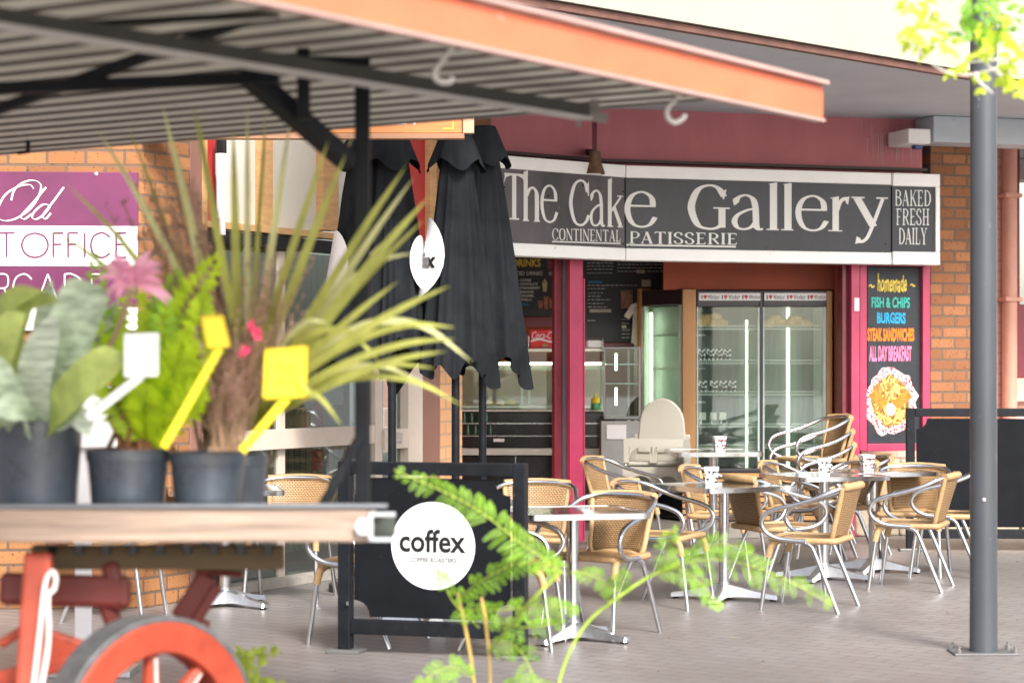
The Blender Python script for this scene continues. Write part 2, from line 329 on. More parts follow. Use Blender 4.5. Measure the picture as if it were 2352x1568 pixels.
def stroke_px(mb, pl, pts, wpx, d, smooth=True, wf=None):
    q = [(p.x, p.y) for p in cr_spline([(u, v, 0) for u, v in pts], 8)] if smooth else pts
    k = len(q); L, Rr = [], []
    for i, p in enumerate(q):
        a = q[max(i - 1, 0)]; b = q[min(i + 1, k - 1)]; dx, dy = b[0] - a[0], b[1] - a[1]; m = math.hypot(dx, dy) or 1
        wd = wpx if wf is None else wf(dx / m, dy / m)
        L.append(pl.hit(p[0] - dy / m * wd / 2, p[1] + dx / m * wd / 2)); Rr.append(pl.hit(p[0] + dy / m * wd / 2, p[1] - dx / m * wd / 2))
    mb.add([(a, d, z) for a, z in L] + [(a, d, z) for a, z in Rr], [(i, i + 1, k + i + 1, k + i) for i in range(k - 1)])

# ================================================================== the setting
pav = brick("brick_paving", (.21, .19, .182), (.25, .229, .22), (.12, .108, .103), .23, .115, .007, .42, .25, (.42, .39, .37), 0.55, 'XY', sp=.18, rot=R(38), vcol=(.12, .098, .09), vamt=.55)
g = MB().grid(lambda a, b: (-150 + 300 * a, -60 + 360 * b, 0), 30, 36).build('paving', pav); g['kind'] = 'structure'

random.seed(71); lt = MB()
for i in range(130):
    x, y = random.uniform(-2, 4), random.uniform(9.5, 17); a_ = random.uniform(0, 6.3); r_ = random.uniform(.006, .018)
    lt.add([(x - r_ * math.cos(a_), y - r_ * math.sin(a_), .004), (x + r_ * .4 * math.sin(a_), y - r_ * .4 * math.cos(a_), .008), (x + r_ * math.cos(a_), y + r_ * math.sin(a_), .005), (x - r_ * .4 * math.sin(a_), y + r_ * .4 * math.cos(a_), .007)], [(0, 1, 2, 3)])
lt = lt.build('leaf_litter', mat('dry_leaf', (.40, .28, .16), .8, 0, .4, 3)); lt['kind'] = 'stuff'
PL_L = Plane(.75, 18.2, math.atan(.858)); PL_L.o = (.75, 18.2)
PL_R = Plane(.75, 18.2, math.atan(.316))
PL_D = Plane(-2.26, 13.37, math.atan(1.87))
PL_W = Plane(-2.26, 13.37, math.atan(.08))

plum = mat("plum_render", (.49, .165, .185), .75, 0, .10, 3, bump=.15, bscale=40, dirt=((.48, .26, .26), .1, 14), stretch=(1, 1, .35))
magenta = mat("magenta_gloss_paint", (.40, .042, .10), .35, 0, .12, 8, dirt=((.62, .35, .38), .04, 30))
maroon = mat("maroon_paint", (.17, .022, .035), .4, 0, .2, 8, dirt=((.5, .3, .3), .03, 40))
orange_brick = brick("orange_brick", (.37, .165, .062), (.22, .09, .034), (.14, .09, .06), .235, .0905, .010, .85, .5, (.05, .022, .012), sp=.95)
red_brick = brick("brown_orange_brick", (.36, .15, .062), (.22, .085, .036), (.14, .09, .062), .24, .096, .012, .85, .5, (.07, .03, .02), sp=.7)
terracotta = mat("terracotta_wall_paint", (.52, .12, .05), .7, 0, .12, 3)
dark = mat("dark_lacquer", (.012, .012, .014), .15, 0, .3, 5)
steel = mat("stainless_steel", (.55, .56, .56), .25, 1., .08, 12)

# ---- cake shop building
shop = thing('shop', 'open fronted cake shop with plum rendered wall and magenta door posts', 'shop', (.75, 18.2, 0), 0)
def lbox(pl, mb, u0, u1, v0, v1, d0, d1):    # box in plane coords -> world verts
    t = MB(); pl.box(t, u0, u1, v0, v1, d0, d1)
    mb.add([pl.world(v.x, v.y, v.z) for v in t.v], t.f); return mb
ZS = 3.65
def wallslab(pl, s0, s1, z0, z1, d0, d1, mb):
    t = MB().box(s0, s1, d0, d1, z0, z1); mb.add([pl.world(v.x, v.y, v.z) for v in t.v], t.f); return mb
sL0 = PL_L.hit(1085, 800)[0]; sR1 = PL_R.hit(2132, 800)[0]; sRo = PL_R.hit(1945, 800)[0]
mb = MB(); wallslab(PL_L, sL0 - .2, 0, 2.42, ZS, .12, .3, mb); wallslab(PL_R, 0, sR1, 2.42, ZS, .1207, .3, mb)
mb.build('upper_wall', plum, shop, world=True)
mb = MB(); wallslab(PL_L, sL0 - .2, .0, 3.19, 3.215, .02, .12, mb); wallslab(PL_R, 0.004, sR1, 3.19, 3.215, .02, .12, mb)
mb.build('flashing', mat('dark_flashing', (.05, .035, .03), .6), shop, world=True)
random.seed(19); mb = MB()
for i in range(46):
    u = 1960 + 150 * random.betavariate(2.2, 1.6); s_ = PL_R.hit(u, 300, .12)[0]; z1_ = random.uniform(3.45, 3.62); z0_ = max(3.24, z1_ - random.uniform(.04, .3)); w_ = random.uniform(.002, .005)
    mb.add([PL_R.world(s_ - w_, .117, z1_), PL_R.world(s_ + w_, .117, z1_), PL_R.world(s_ + w_ * .4, .117, z0_), PL_R.world(s_ - w_ * .4, .117, z0_)], [(0, 1, 2, 3)])
mb.build('drip_stain', mat('lime_stain', (.55, .36, .36), .8, 0, .2), shop, world=True)
# posts
mb = MB(); lbox(PL_L, mb, 1309, 1339, 585, 1247, .0, .05); mb.build('door_post', magenta, shop, world=True, bevel=.006)
mb = MB(); lbox(PL_L, mb, 1274, 1290, 585, 1240, .1, .14); lbox(PL_L, mb, 1290.5, 1298, 585, 1240, .14, .17); mb.build('door_frame', maroon, shop, world=True, bevel=.004)
mb = MB(); lbox(PL_L, mb, 1298.5, 1308.5, 585, 1240, .06, .1); mb.build('door_track', mat('grey_seal', (.16, .18, .2), .5), shop, world=True)
mb = MB(); lbox(PL_L, mb, 1340, 1343, 640, 1240, .02, .05); mb.build('door_edge', magenta, shop, world=True)
mb = MB(); lbox(PL_R, mb, 1955, 1974, 590, 1236, .0, .14); mb.build('door_post', magenta, shop, world=True, bevel=.005)
mb = MB(); lbox(PL_R, mb, 1934, 1943, 590, 1236, .05, .15); lbox(PL_R, mb, 1944, 1954, 590, 1236, .08, .14); mb.build('door_frame', maroon, shop, world=True, bevel=.004)
# panel surround at right
mb = MB(); lbox(PL_R, mb, 1974.5, 1991, 597, 1035, .02, .14); lbox(PL_R, mb, 2119, 2136, 597, 1035, .02, .14); lbox(PL_R, mb, 1991.5, 2118.5, 597, 611, .02, .14); lbox(PL_R, mb, 1991.5, 2118.5, 1018, 1035, .02, .14); lbox(PL_R, mb, 1991.5, 2118.5, 612, 1017, .09, .14)
mb.build('panel_surround', magenta, shop, world=True, bevel=.006)
stone = mat("rubble_stone", (.42, .34, .25), .9, 0, .45, 5, bump=1., bscale=9)
mb = MB()
random.seed(3)
s0 = PL_R.hit(1960, 1100)[0]; s = s0
while s < s0 + 2.6:
    wdt = random.uniform(.18, .4); z = 0
    for hh in (.26, .28, .2):
        hh *= random.uniform(.9, 1.05)
        t = MB().box(s + .012, s + wdt - .012, random.uniform(-.03, 0), .2, z + .005, min(z + hh, .68) - .01); mb.add([PL_R.world(v.x + random.uniform(-.02, .02), v.y, v.z + random.uniform(-.015, .015)) for v in t.v], t.f); z += hh
    s += wdt
mb.build('stone_plinth', stone, shop, world=True, bevel=.02)
# interior shell
mb = MB().prismz([(-.5, 17.1), (.62, 18.28), (3.05, 19.05), (3.4, 21.5), (-.9, 21.5)], .004, .1); mb.build('floor_slab', mat('shop_floor_tile', (.22, .2, .18), .35), shop, world=True)
mb = MB().box(-.9, 3.5, 21.3, 21.4, .1, 3.0); mb.build('back_wall', terracotta, shop, world=True)
mb = MB(); mb.box(1.35, 3.0, 19.42, 19.46, 2.16, 2.75); mb.box(2.86, 3.04, 19.3, 19.34, .1, 2.75); mb.build('forward_wall_panel', mat('terracotta_panel', (.38, .09, .045), .7, 0, .1, 3), shop, world=True)  # added terracotta panels, set forward of the dim back wall to catch light
mb = MB().bar((3.04, 19.1, 1.5), (3.3, 21.3, 1.5), .05, 2.9).bar((-.5, 17.3, 1.5), (-.85, 21.3, 1.5), .05, 2.9); mb.build('side_wall', terracotta, shop, world=True)
mb = MB().prismz([(-.5, 17.2), (.7, 18.45), (3.1, 19.3), (3.5, 21.4), (-.9, 21.4)], 2.75, 2.8); mb.build('ceiling', mat('ceiling_paint', (.7, .68, .64), .8), shop, world=True)

# ---- shop sign: two segments, end box
sign = thing('shop_sign', 'long white framed shop sign with black panels above the cake shop opening', 'sign', (.75, 18.2, 0), 0)
grey1 = mat("weathered_black_panel", (.085, .072, .076), .42, 0, .6, 2.2, stretch=(1, 1, .5), dirt=((.3, .29, .3), .08, 25))
grey2 = mat("black_sign_panel", (.026, .028, .035), .42, 0, .6, 1.6, stretch=(1, 1, .5), dirt=((.3, .3, .3), .04, 25))
SL = Plane(PL_L.world(0, -.16, 0).x + .06, PL_L.world(0, -.16, 0).y + .02, PL_L.a)
# joint of the two sign faces at u=1436
SR = Plane(*(PL_R.world(0, -.16, 0).xy), PL_R.a)
sj = SR.hit(1437, 500)[0]; jw = SR.world(sj, 0, 0); SR = Plane(jw.x, jw.y, PL_R.a); SL = Plane(jw.x, jw.y, PL_L.a)
def zof(pl, u, v): return pl.hit(u, v)[1]
zt, zb = zof(SR, 1437, 380), zof(SR, 1437, 598); pt, pb = zof(SR, 1437, 408), zof(SR, 1437, 570)
sl0 = SL.hit(1080, 500)[0]; sr1 = SR.hit(2047, 500)[0]; sr2 = SR.hit(2156, 500)[0]; sp0 = SR.hit(2052, 500)[0]; sp1 = SR.hit(2146, 500)[0]
def wall_parts(pl, boxes, mb=None):
    mb = mb or MB()
    for s0, s1, d0, d1, z0, z1 in boxes:
        t = MB().box(s0, s1, d0, d1, z0, z1); mb.add([pl.world(v.x, v.y, v.z) for v in t.v], t.f)
    return mb
mb = wall_parts(SL, [(sl0, -.002, 0, .16, pt, zt), (sl0, -.002, 0, .16, zb, pb)])
wall_parts(SR, [(.002, sr1, 0, .16, pt, zt), (.002, sr1, 0, .16, zb, pb), (sr1 + .004, sr2, -.02, .16, pt - .01, zt), (sr1 + .004, sr2, -.02, .16, zb, pb + .01), (sp1, sr2, -.02, .16, pb + .012, pt - .012)], mb)
mb.build('sign_frame', white, sign, world=True, bevel=.006)
mb = wall_parts(SL, [(sl0, -.004, .012, .15, pb, pt)]); mb.build('sign_panel', grey1, sign, world=True)
mb = wall_parts(SR, [(.004, sr1, .012, .15, pb, pt)]); mb.build('sign_panel', grey2, sign, world=True)
mb = wall_parts(SR, [(sr1 + .006, sp1, -.002, .15, pb + .01, pt - .01)]); mb.build('sign_panel', grey2, sign, world=True)
ml, mr = MB(), MB()
def z1u(x): return (1560 + x / 3.36) * .7259
def z1v(y): return (480 + y / 3.36) * .7259
def z2u(x): return (2200 + x / 2.94) * .7259
def z2v(y): return (520 + y / 2.94) * .7259
for ch, x0, x1, y0, y1 in [('T', 118, 342, 232, 720), ('h', 322, 502, 200, 742), ('e', 510, 690, 352, 762), ('C', 815, 1030, 292, 795), ('a', 1030, 1198, 402, 800), ('k', 1218, 1385, 283, 802)]:
    glyph_px(ml, SL, ch, z1u(x0), z1u(x1), z1v(y0), z1v(y1), .009)
for ch, x0, x1, y0, y1 in [('e', 1402, 1735, 420, 812)]:
    glyph_px(mr, SR, ch, z1u(x0), z1u(x1), z1v(y0), z1v(y1), .009)
for ch, x0, x1, y0, y1 in [('G', -64, 322, 185, 612), ('a', 335, 637, 277, 615), ('l', 665, 780, 167, 612), ('l', 800, 915, 172, 614), ('e', 935, 1230, 287, 626), ('r', 1238, 1435, 297, 622), ('y', 1453, 1792, 305, 742)]:
    glyph_px(mr, SR, ch, z2u(x0), z2u(x1), z2v(y0), z2v(y1), .009)
word_px(ml, SL, 'CONTINENTAL', z1u(635), z1u(1360), z1v(812), z1v(835), z1v(940), z1v(958), .009)
word_px(mr, SR, 'PATISSERIE', z1u(1450), z2u(390), z1v(845), z2v(642), z1v(975), z2v(748), .009, bold=1.1)
poly_px(ml, SL, [(z1u(635), z1v(948)), (z1u(1362), z1v(970)), (z1u(1362), z1v(983)), (z1u(635), z1v(962))], .009)
poly_px(mr, SR, [(z1u(1420), z1v(982)), (z2u(378), z2v(758)), (z2u(378), z2v(774)), (z1u(1420), z1v(998))], .009)
word_px(mr, SR, 'BAKED', z2u(1850), z2u(2182), z2v(238), z2v(242), z2v(388), z2v(392), -.006)
word_px(mr, SR, 'FRESH', z2u(1862), z2u(2168), z2v(412), z2v(414), z2v(566), z2v(568), -.006)
word_px(mr, SR, 'DAILY', z2u(1885), z2u(2148), z2v(592), z2v(592), z2v(745), z2v(747), -.006)
tl = MB(); tl.add([SL.world(v.x, v.y, v.z) for v in ml.v], ml.f); tl.build('lettering', mat('sign_lettering', (.72, .71, .68), .5, 0, .03), sign, world=True)
tl = MB(); tl.add([SR.world(v.x, v.y, v.z) for v in mr.v], mr.f); tl.build('lettering', MATS['sign_lettering'], sign, world=True)
mb = MB()
for u, v in [(1160, 430), (1260, 450), (1340, 425), (1150, 560), (1255, 580), (1432, 440), (1432, 560)]:
    a, z = SL.hit(u, v); t = MB().box(a - .006, a + .006, .004, .012, z - .006, z + .006); mb.add([SL.world(q.x, q.y, q.z) for q in t.v], t.f)
for u, v in [(1446, 415), (1446, 565), (1700, 412), (2035, 415), (2035, 560), (1760, 570)]:
    a, z = SR.hit(u, v); t = MB().box(a - .006, a + .006, .004, .012, z - .006, z + .006); mb.add([SR.world(q.x, q.y, q.z) for q in t.v], t.f)
mb.build('screw', dark, sign, world=True)

# spotlight above the sign
lamp = thing('spotlight', 'rusty dark spotlight mounted above the cake shop sign', 'spotlight', tuple(P(1358, 345, 18.1)))
rust = mat('rusted_lamp_metal', (.15, .085, .05), .6, .3, .4, 25)
pp = lambda u, v, Y=17.85: P(u, v, Y)
MB().tube([pp(1350, 350, 18.35), pp(1352, 350, 17.95), pp(1366, 354, 17.85)], .028, 10).build('bracket', black_metal, lamp, world=True, smooth=50)
c = pp(1366, 400)
MB().lathe([(.0, .185), (.045, .185), (.05, .12), (.055, .09), (.085, .0), (.08, .0), (.04, .08)], 24, c).build('lamp_head', rust, lamp, world=True, smooth=40)
MB().lathe([(.0, .005), (.078, .006), (.07, .02), (0, .02)], 24, c).build('lens', mat('frosted_lens', (.7, .68, .6), .3), lamp, world=True, smooth=60)

# ---- street overhang: soffit, drip edge, cream fascia
E0 = Vector((-.09, 12.87, ZS)); E1 = Vector((3.5, 16.49, ZS)); ed = (E1 - E0).normalized(); E0 = E0 - ed * 5; E1 = E1 + ed * 8
aw = thing('overhang', 'cream and grey concrete overhang jutting out above the shopfronts', 'overhang', (1.7, 15, 0))
soff = mat("grey_soffit_paint", (.52, .57, .62), .75, 0, .08, 1.5, dirt=((.34, .33, .33), .15, 6))
cream = mat("cream_render", (.37, .345, .29), .8, 0, .05, 1.2, bump=.1)
perp = Vector((-ed.y, ed.x, 0))
ES = E0 + ed * ((-.7 - E0.x) / ed.x)
spoly = [(ES.x, ES.y), (E1.x, E1.y), (E1.x - 2, E1.y + 8), (-.4, 24), (-.4, 17.25)]
MB().prismz(spoly, ZS, ZS + .2).build('soffit', soff, aw, world=True)
off = -perp * .02
MB().bar(ES + off + Vector((0, 0, .01)), E1 + off + Vector((0, 0, .01)), .06, .045).build('drip_edge', mat('brown_drip_edge', (.13, .06, .045), .6, 0, .3), aw, world=True)
MB().bar(ES - perp * .04 + Vector((0, 0, 1.9)), E1 - perp * .04 + Vector((0, 0, 1.9)), .08, 3.72).build('fascia', cream, aw, world=True)
# grey downstand beam over the brick pier
mb = MB(); a0 = PL_R.hit(2100, 320)[0]
wallslab(PL_R, a0 + .05, a0 + 4, 3.42, ZS - .003, -.25, .1, mb); mb.build('downstand_beam', soff, aw, world=True, bevel=.01)

# ---- brick pier, right
pier = PL_R.thing('brick_pier', 'brown brick pier beside the chalk food board', 'pier')
t = MB(); PL_R.box(t, 2136.5, 2240, 300, 1030, .1, .5); t.build('brickwork', red_brick, pier)
jb = PL_R.thing('alarm_box', 'small white alarm box on the plum wall under the grey beam', 'alarm box')
t = MB(); PL_R.box(t, 2086, 2137, 296, 330, -.32, .06); t.build('case', white, jb, bevel=.01)
t = MB(); PL_R.box(t, 2102, 2120, 331, 342, -.2, -.12); t.build('lens', mat('blue_lens', (.02, .05, .2), .2), jb, bevel=.01)
# pink wall beyond
PK = Plane(4.3, 21.0, math.atan(.3))
pk = PK.thing('pink_wall', 'pale pink painted brick wall at the right edge beyond the pole', 'wall')
pinkb = brick("pink_painted_brick", (.80, .52, .44), (.76, .48, .40), (.66, .40, .34), .26, .1, .01, .8, .6, None)
MB().box(-1.2, 8, .0, .3, 0, 5).build('brickwork', pinkb, pk)
t = MB(); PK.box(t, 2334, 2600, 330, 868, -.03, -.002); t.build('window_frame', maroon, pk, bevel=.01)
t = MB(); PK.box(t, 2341, 2590, 335, 700, -.04, -.031); t.build('window', glass('window_glass', (.55, .6, .62), .35), pk)
t = MB(); PK.box(t, 2318, 2600, 868, 922, -.12, -.002); t.build('window_sill', mat('sandstone_sill', (.55, .42, .33), .85, 0, .15), pk, bevel=.015)
dp = PK.thing('downpipe', 'salmon painted downpipe running down the pink wall', 'downpipe')
a, _ = PK.hit(2306, 600); MB().tube([(a, -.1, .0), (a, -.1, 3.6)], .072, 16).build('pipe', mat('salmon_paint', (.60, .30, .22), .5, 0, .08), dp, smooth=50)
mb = MB()
for z in (.9, 2.1, 3.1): mb.box(a - .09, a + .09, -.19, -.0, z, z + .04)
mb.build('bracket', MATS['salmon_paint'], dp, bevel=.004)

# ---- left brick wall with arcade sign
lw = PL_W.thing('brick_wall', 'speckled orange brick wall behind the flower cart carrying the purple sign', 'wall')
MB().box(-4.5, 0, 0, .25, 0, 5.5).build('brickwork', orange_brick, lw)
lr = PL_D.thing('brick_wall', 'short orange brick return wall beside the timber panelled shopfront', 'wall')
sr = PL_D.hit(437, 800)[0]
MB().box(.003, sr, .003, .24, 0, 5.5).build('brickwork', orange_brick, lr)
purple = mat('purple_vinyl', (.12, .014, .068), .35, 0, .3, 1.4)
wvinyl = mat('white_vinyl', (.74, .72, .73), .4, 0, .03)
ps = PL_W.thing('arcade_sign', 'purple and white arcade sign board on the orange brick wall', 'sign')
a1 = PL_W.hit(318, 600)[0]
def zW(v): return PL_W.hit(200, v)[1]
MB().box(-2.2, a1, -.03, 0.0, zW(760), zW(396)).build('backing', purple, ps, bevel=.004)
MB().box(-2.199, a1 - .001, -.034, -.0301, zW(612), zW(520)).build('white_band', wvinyl, ps)
MB().box(-2.199, a1 - .001, -.034, -.0301, zW(759), zW(706)).build('white_band', wvinyl, ps)
m = MB()
k = .3704
def cz(pts): return [(x * k, y * k) for x, y in pts]
cal = lambda dx, dy: 1.5 + 3.2 * max(0, (dy * .8 - dx * .55) if dy > 0 else (-dy * .8 + dx * .55) * 1.0) ** 1.5
stroke_px(m, PL_W, cz([(75, 1245), (95, 1180), (150, 1135), (215, 1122), (258, 1150), (245, 1220), (190, 1300), (110, 1355), (40, 1372), (-10, 1350), (-5, 1290), (40, 1210), (120, 1160), (190, 1150), (215, 1175)]), 3, -.036, wf=cal)
stroke_px(m, PL_W, cz([(290, 1165), (215, 1255), (150, 1325), (135, 1352), (160, 1360), (200, 1330)]), 3, -.0365, wf=cal)
stroke_px(m, PL_W, cz([(312, 1290), (300, 1272), (265, 1275), (215, 1320), (205, 1352), (230, 1362), (275, 1335), (315, 1285)]), 3, -.037, wf=cal)
stroke_px(m, PL_W, cz([(400, 1165), (345, 1240), (280, 1325), (272, 1352), (290, 1358), (320, 1325)]), 3, -.0375, wf=cal)
def sans(m, ch, u0, u1, v0, v1, w, d):
    X = lambda x: u0 + (u1 - u0) * x; Yv = lambda y: v1 + (v0 - v1) * y
    segs = {'T': [[(0, 1), (1, 1)], [(.5, 0), (.5, 1)]], 'F': [[(0, 0), (0, 1)], [(0, 1), (1, 1)], [(0, .53), (.8, .53)]], 'E': [[(0, 0), (0, 1)], [(0, 1), (1, 1)], [(0, .53), (.8, .53)], [(0, 0), (1, 0)]],
            'I': [[(.5, 0), (.5, 1)]], 'A': [[(0, 0), (.5, 1)], [(.5, 1), (1, 0)], [(.2, .36), (.8, .36)]]}
    crv = {'O': [(.5, 1), (.15, .86), (0, .5), (.15, .14), (.5, 0), (.85, .14), (1, .5), (.85, .86), (.5, 1)], 'C': [(.97, .82), (.75, .96), (.5, 1), (.15, .86), (0, .5), (.15, .14), (.5, 0), (.75, .04), (.97, .18)],
           'D': [(0, 1), (.4, 1), (.85, .82), (1, .5), (.85, .18), (.4, 0), (0, 0)], 'R': [(0, 1), (.55, 1), (.85, .9), (.85, .62), (.55, .5), (0, .5)], 'S': [(.9, .84), (.55, 1), (.12, .82), (.25, .58), (.75, .42), (.9, .18), (.5, 0), (.08, .14)]}
    for sg in segs.get(ch, []): stroke_px(m, PL_W, [(X(x), Yv(y)) for x, y in sg], w, d, False); d -= .0004
    if ch in crv: stroke_px(m, PL_W, [(X(x), Yv(y)) for x, y in crv[ch]], w, d)
    if ch in 'DR': stroke_px(m, PL_W, [(X(0), Yv(0)), (X(0), Yv(1))], w, d - .0005, False)
    if ch == 'R': stroke_px(m, PL_W, [(X(.5), Yv(.5)), (X(1), Yv(0))], w, d - .001, False)
for ch, a, b in [('A', -50, -14), ('R', -2, 24), ('C', 32, 76), ('A', 88, 135), ('D', 150, 192), ('E', 212, 240)]: sans(m, ch, a, b, 630, 694, 3.2, -.036)
m.build('lettering', wvinyl, ps)
m = MB()
for ch, a, b in [('O', -130, -72), ('S', -60, -28), ('T', -2, 36), ('O', 52, 112), ('F', 124, 147), ('F', 158, 181), ('I', 194, 198), ('C', 210, 255), ('E', 268, 292)]: sans(m, ch, a, b, 536, 592, 4.6, -.0352)
m.build('lettering', purple, ps)
rv = MB().lathe([(0, 0), (.012, 0), (.012, .004), (0, .006)], 10).build('screw', steel, ps)
rv.location = (PL_W.hit(222, 401)[0], -.031, zW(401)); rv.rotation_euler = (R(90), 0, 0)

# ---- neighbouring timber shopfront along PL_D
nf = PL_D.thing('shopfront', 'timber and glass shopfront with cream panels and pale door rails', 'shopfront')
beige = mat('beige_aluminium', (.55, .47, .40), .45, 0, .06, 8)
panelw = mat('cream_fibre_panel', (.60, .56, .49), .7, 0, .06, 3, dirt=((.3, .27, .22), .05, 40))
redp = mat('red_panel', (.42, .03, .028), .45, 0, .1, 5)
ggl = glass('shopfront_glass', (.62, .68, .65), .12, .03)
def pbox(name, m_, parent, pl, lst, bevel=.004, **kw):
    if name in ('wood_trim', 'mullion', 'timber_frame', 'door_frame', 'poster', 'inner_frame', 'price_label', 'base', 'rail', 'thin_rail', 'lamp_tube', 'frame') and len(lst) > 1:
        for q_ in lst: r_ = pbox(name, m_, parent, pl, [q_], bevel, **kw)
        return r_
    t = MB()
    for u0, u1, v0, v1, d0, d1 in lst: pl.box(t, u0, u1, v0, v1, d0, d1)
    return t.build(name, m_, parent, bevel=bevel, **kw)
pbox('panel', panelw, nf, PL_D, [(513, 602, 250, 545, .06, .08)])
pbox('panel', panelw, nf, PL_D, [(628, 742, 250, 545, .06, .08)])
pbox('panel', panelw, nf, PL_D, [(778, 935, 250, 545, .06, .08)])
pbox('red_panel', redp, nf, PL_D, [(478, 513, 250, 545, .05, .07)])
pbox('red_panel', redp, nf, PL_D, [(936, 988, 250, 552, .05, .07)])
pbox('timber_frame', timber, nf, PL_D, [(465, 477, 250, 545, .0, .06), (602.5, 627.5, 250, 530, .0, .075), (742.5, 777, 250, 530, .0, .075), (989, 1003, 250, 545, 0, .07), (477.5, 988.5, 531, 546, -.01, .09)])
pbox('door_head', black_metal, nf, PL_D, [(440, 970, 548, 576, .0, .1)])
pbox('mullion', mat('brown_frame', (.22, .11, .085), .5, 0, .1), nf, PL_D, [(437.5, 464, 250, 1345, .0, .1), (972, 1010, 560, 1290, .0, .1)])
pbox('door_frame', beige, nf, PL_D, [(938, 971, 577, 1290, .0, .1), (640, 655, 577, 1340, .05, .1), (862, 878, 577, 1310, .03, .1)])
pbox('window', ggl, nf, PL_D, [(465, 639, 577, 1335, .07, .076)], bevel=0)
pbox('window', ggl, nf, PL_D, [(656, 861, 577, 1325, .07, .076)], bevel=0)
pbox('window', ggl, nf, PL_D, [(879, 937, 577, 1310, .07, .076)], bevel=0)
pbox('door_rail', beige, nf, PL_D, [(465, 861, 985, 1030, .0, .065)])
pbox('door_rail', beige, nf, PL_D, [(884, 937, 985, 1030, .0, .065)])
pbox('letter_slot', alu_dull, nf, PL_D, [(905, 925, 993, 1016, -.012, -.001)])
pbox('threshold', mat('concrete_sill', (.36, .33, .29), .9, 0, .2, 8, bump=.4), nf, PL_D, [(440, 1010, 1318, 1360, -.06, .12)])
MB().box(sr + .003, PL_D.hit(1061, 300)[0] + .5, .02, .3, PL_D.hit(700, 250)[1] + .02, 5.5).build('upper_wall', orange_brick, nf)
blinds = mat('vertical_blinds', (.44, .40, .34), .7, 0, .05)
t = MB()
s_a, s_b = PL_D.hit(465, 800)[0], PL_D.hit(937, 800)[0]; k2 = s_a
while k2 < s_b - .05:
    if not (s_a + .62 < k2 < s_a + 1.0): t.box(k2, k2 + .06, .5, .51, .15, 2.3)
    k2 += .075
t.build('blind', blinds, nf)
MB().box(s_a - .3, s_b + 1, 1.6, 1.65, 0, 3).build('interior_wall', mat('grey_green_wall', (.20, .25, .23), .8, 0, .3, 2), nf)
MB().box(s_a - .3, s_b + 1, .12, 1.6, 0.0, .04).build('interior_floor', mat('dim_carpet', (.12, .13, .13), .9), nf)
MB().box(s_a - .3, s_b + 1, .12, 1.6, 2.75, 2.8).build('interior_ceiling', MATS['ceiling_paint'], nf)
pbox('poster', mat('red_poster', (.6, .07, .06), .5, 0, .15, 7), nf, PL_D, [(718, 742, 880, 984, .1, .104), (718, 742, 1031, 1080, .1, .104)], bevel=0)
pbox('poster', MATS['red_poster'], nf, PL_D, [(880, 898, 870, 935, .1, .104)], bevel=0)
pbox('poster', wvinyl, nf, PL_D, [(745, 788, 875, 930, .1, .104), (460, 520, 905, 980, .1, .104), (884, 902, 940, 980, .1, .104)], bevel=0)
bs = PL_D.thing('brick_pier', 'thin orange brick strip between the timber shopfront and cake shop', 'pier')
pbox('brickwork', brick('pale_orange_brick', (.62, .34, .18), (.56, .29, .14), (.4, .28, .18), .24, .096, .01, .85, .5, (.2, .1, .05), sp=.5), bs, PL_D, [(1011, 1061, 250, 1290, .0, .3)], bevel=0)
# white and black marker-shaped pipe on the red strip
wp = PL_D.thing('figurine_post', 'white post with black top on the red strip behind the flax leaves', 'post')
a, z = PL_D.hit(499, 354); zz = PL_D.hit(499, 540)[1]
MB().lathe([(0, zz), (.03, zz), (.034, zz + .35), (.04, z - .12), (.04, z - .0), (0, z)], 16, (a, -.03, 0)).build('shaft', wvinyl, wp, smooth=40)
MB().lathe([(0, z), (.036, z), (.036, z + .09), (0, z + .09)], 16, (a, -.03, 0)).build('cap', dark, wp, smooth=40)

# timber hanging sign board in front of the parasols
HB = Plane(-1, 13.3, 0)
hb = HB.thing('hanging_board', 'orange timber sign board hanging above the closed black parasols', 'sign board')
woodb = mat('orange_timber_board', (.50, .19, .055), .55, 0, .2, 6, stretch=(1, 1, 8))
pbox('board', woodb, hb, HB, [(332, 1062, 250, 306, 0, .04)])
pbox('batten', mat('brown_batten', (.30, .15, .08), .6, 0, .2, 6, stretch=(.3, 1, 6)), hb, HB, [(332, 1066, 306.5, 319, -.03, .05)])
pbox('end_post', mat('weathered_pine', (.5, .34, .22), .8, 0, .25, 9), hb, HB, [(1062.5, 1088, 250, 306, -.02, .045)])
t = MB(); txt_px(t, HB, 'MARKET', 760, 975, 258, 287, -.003, shear=.2); t.build('lettering', wvinyl, hb)
t = MB(); stroke_px(t, HB, [(1016, 296), (1040, 296)], 3, -.003, False); stroke_px(t, HB, [(1040, 297.5), (1040, 280)], 3, -.0034, False); t.build('gold_line', mat('gold_paint', (.75, .48, .04), .5), hb)
mb = MB()
for u in (1040,):
    s_, _ = HB.hit(u, 280); mb.box(s_ - .02, s_ + .02, .0, .04, HB.hit(u, 252)[1], ZS - .003)
mb.build('hanger', black_metal, hb)

# ================================================================== shop interior things
IB = Plane(0, 20.6, 0)
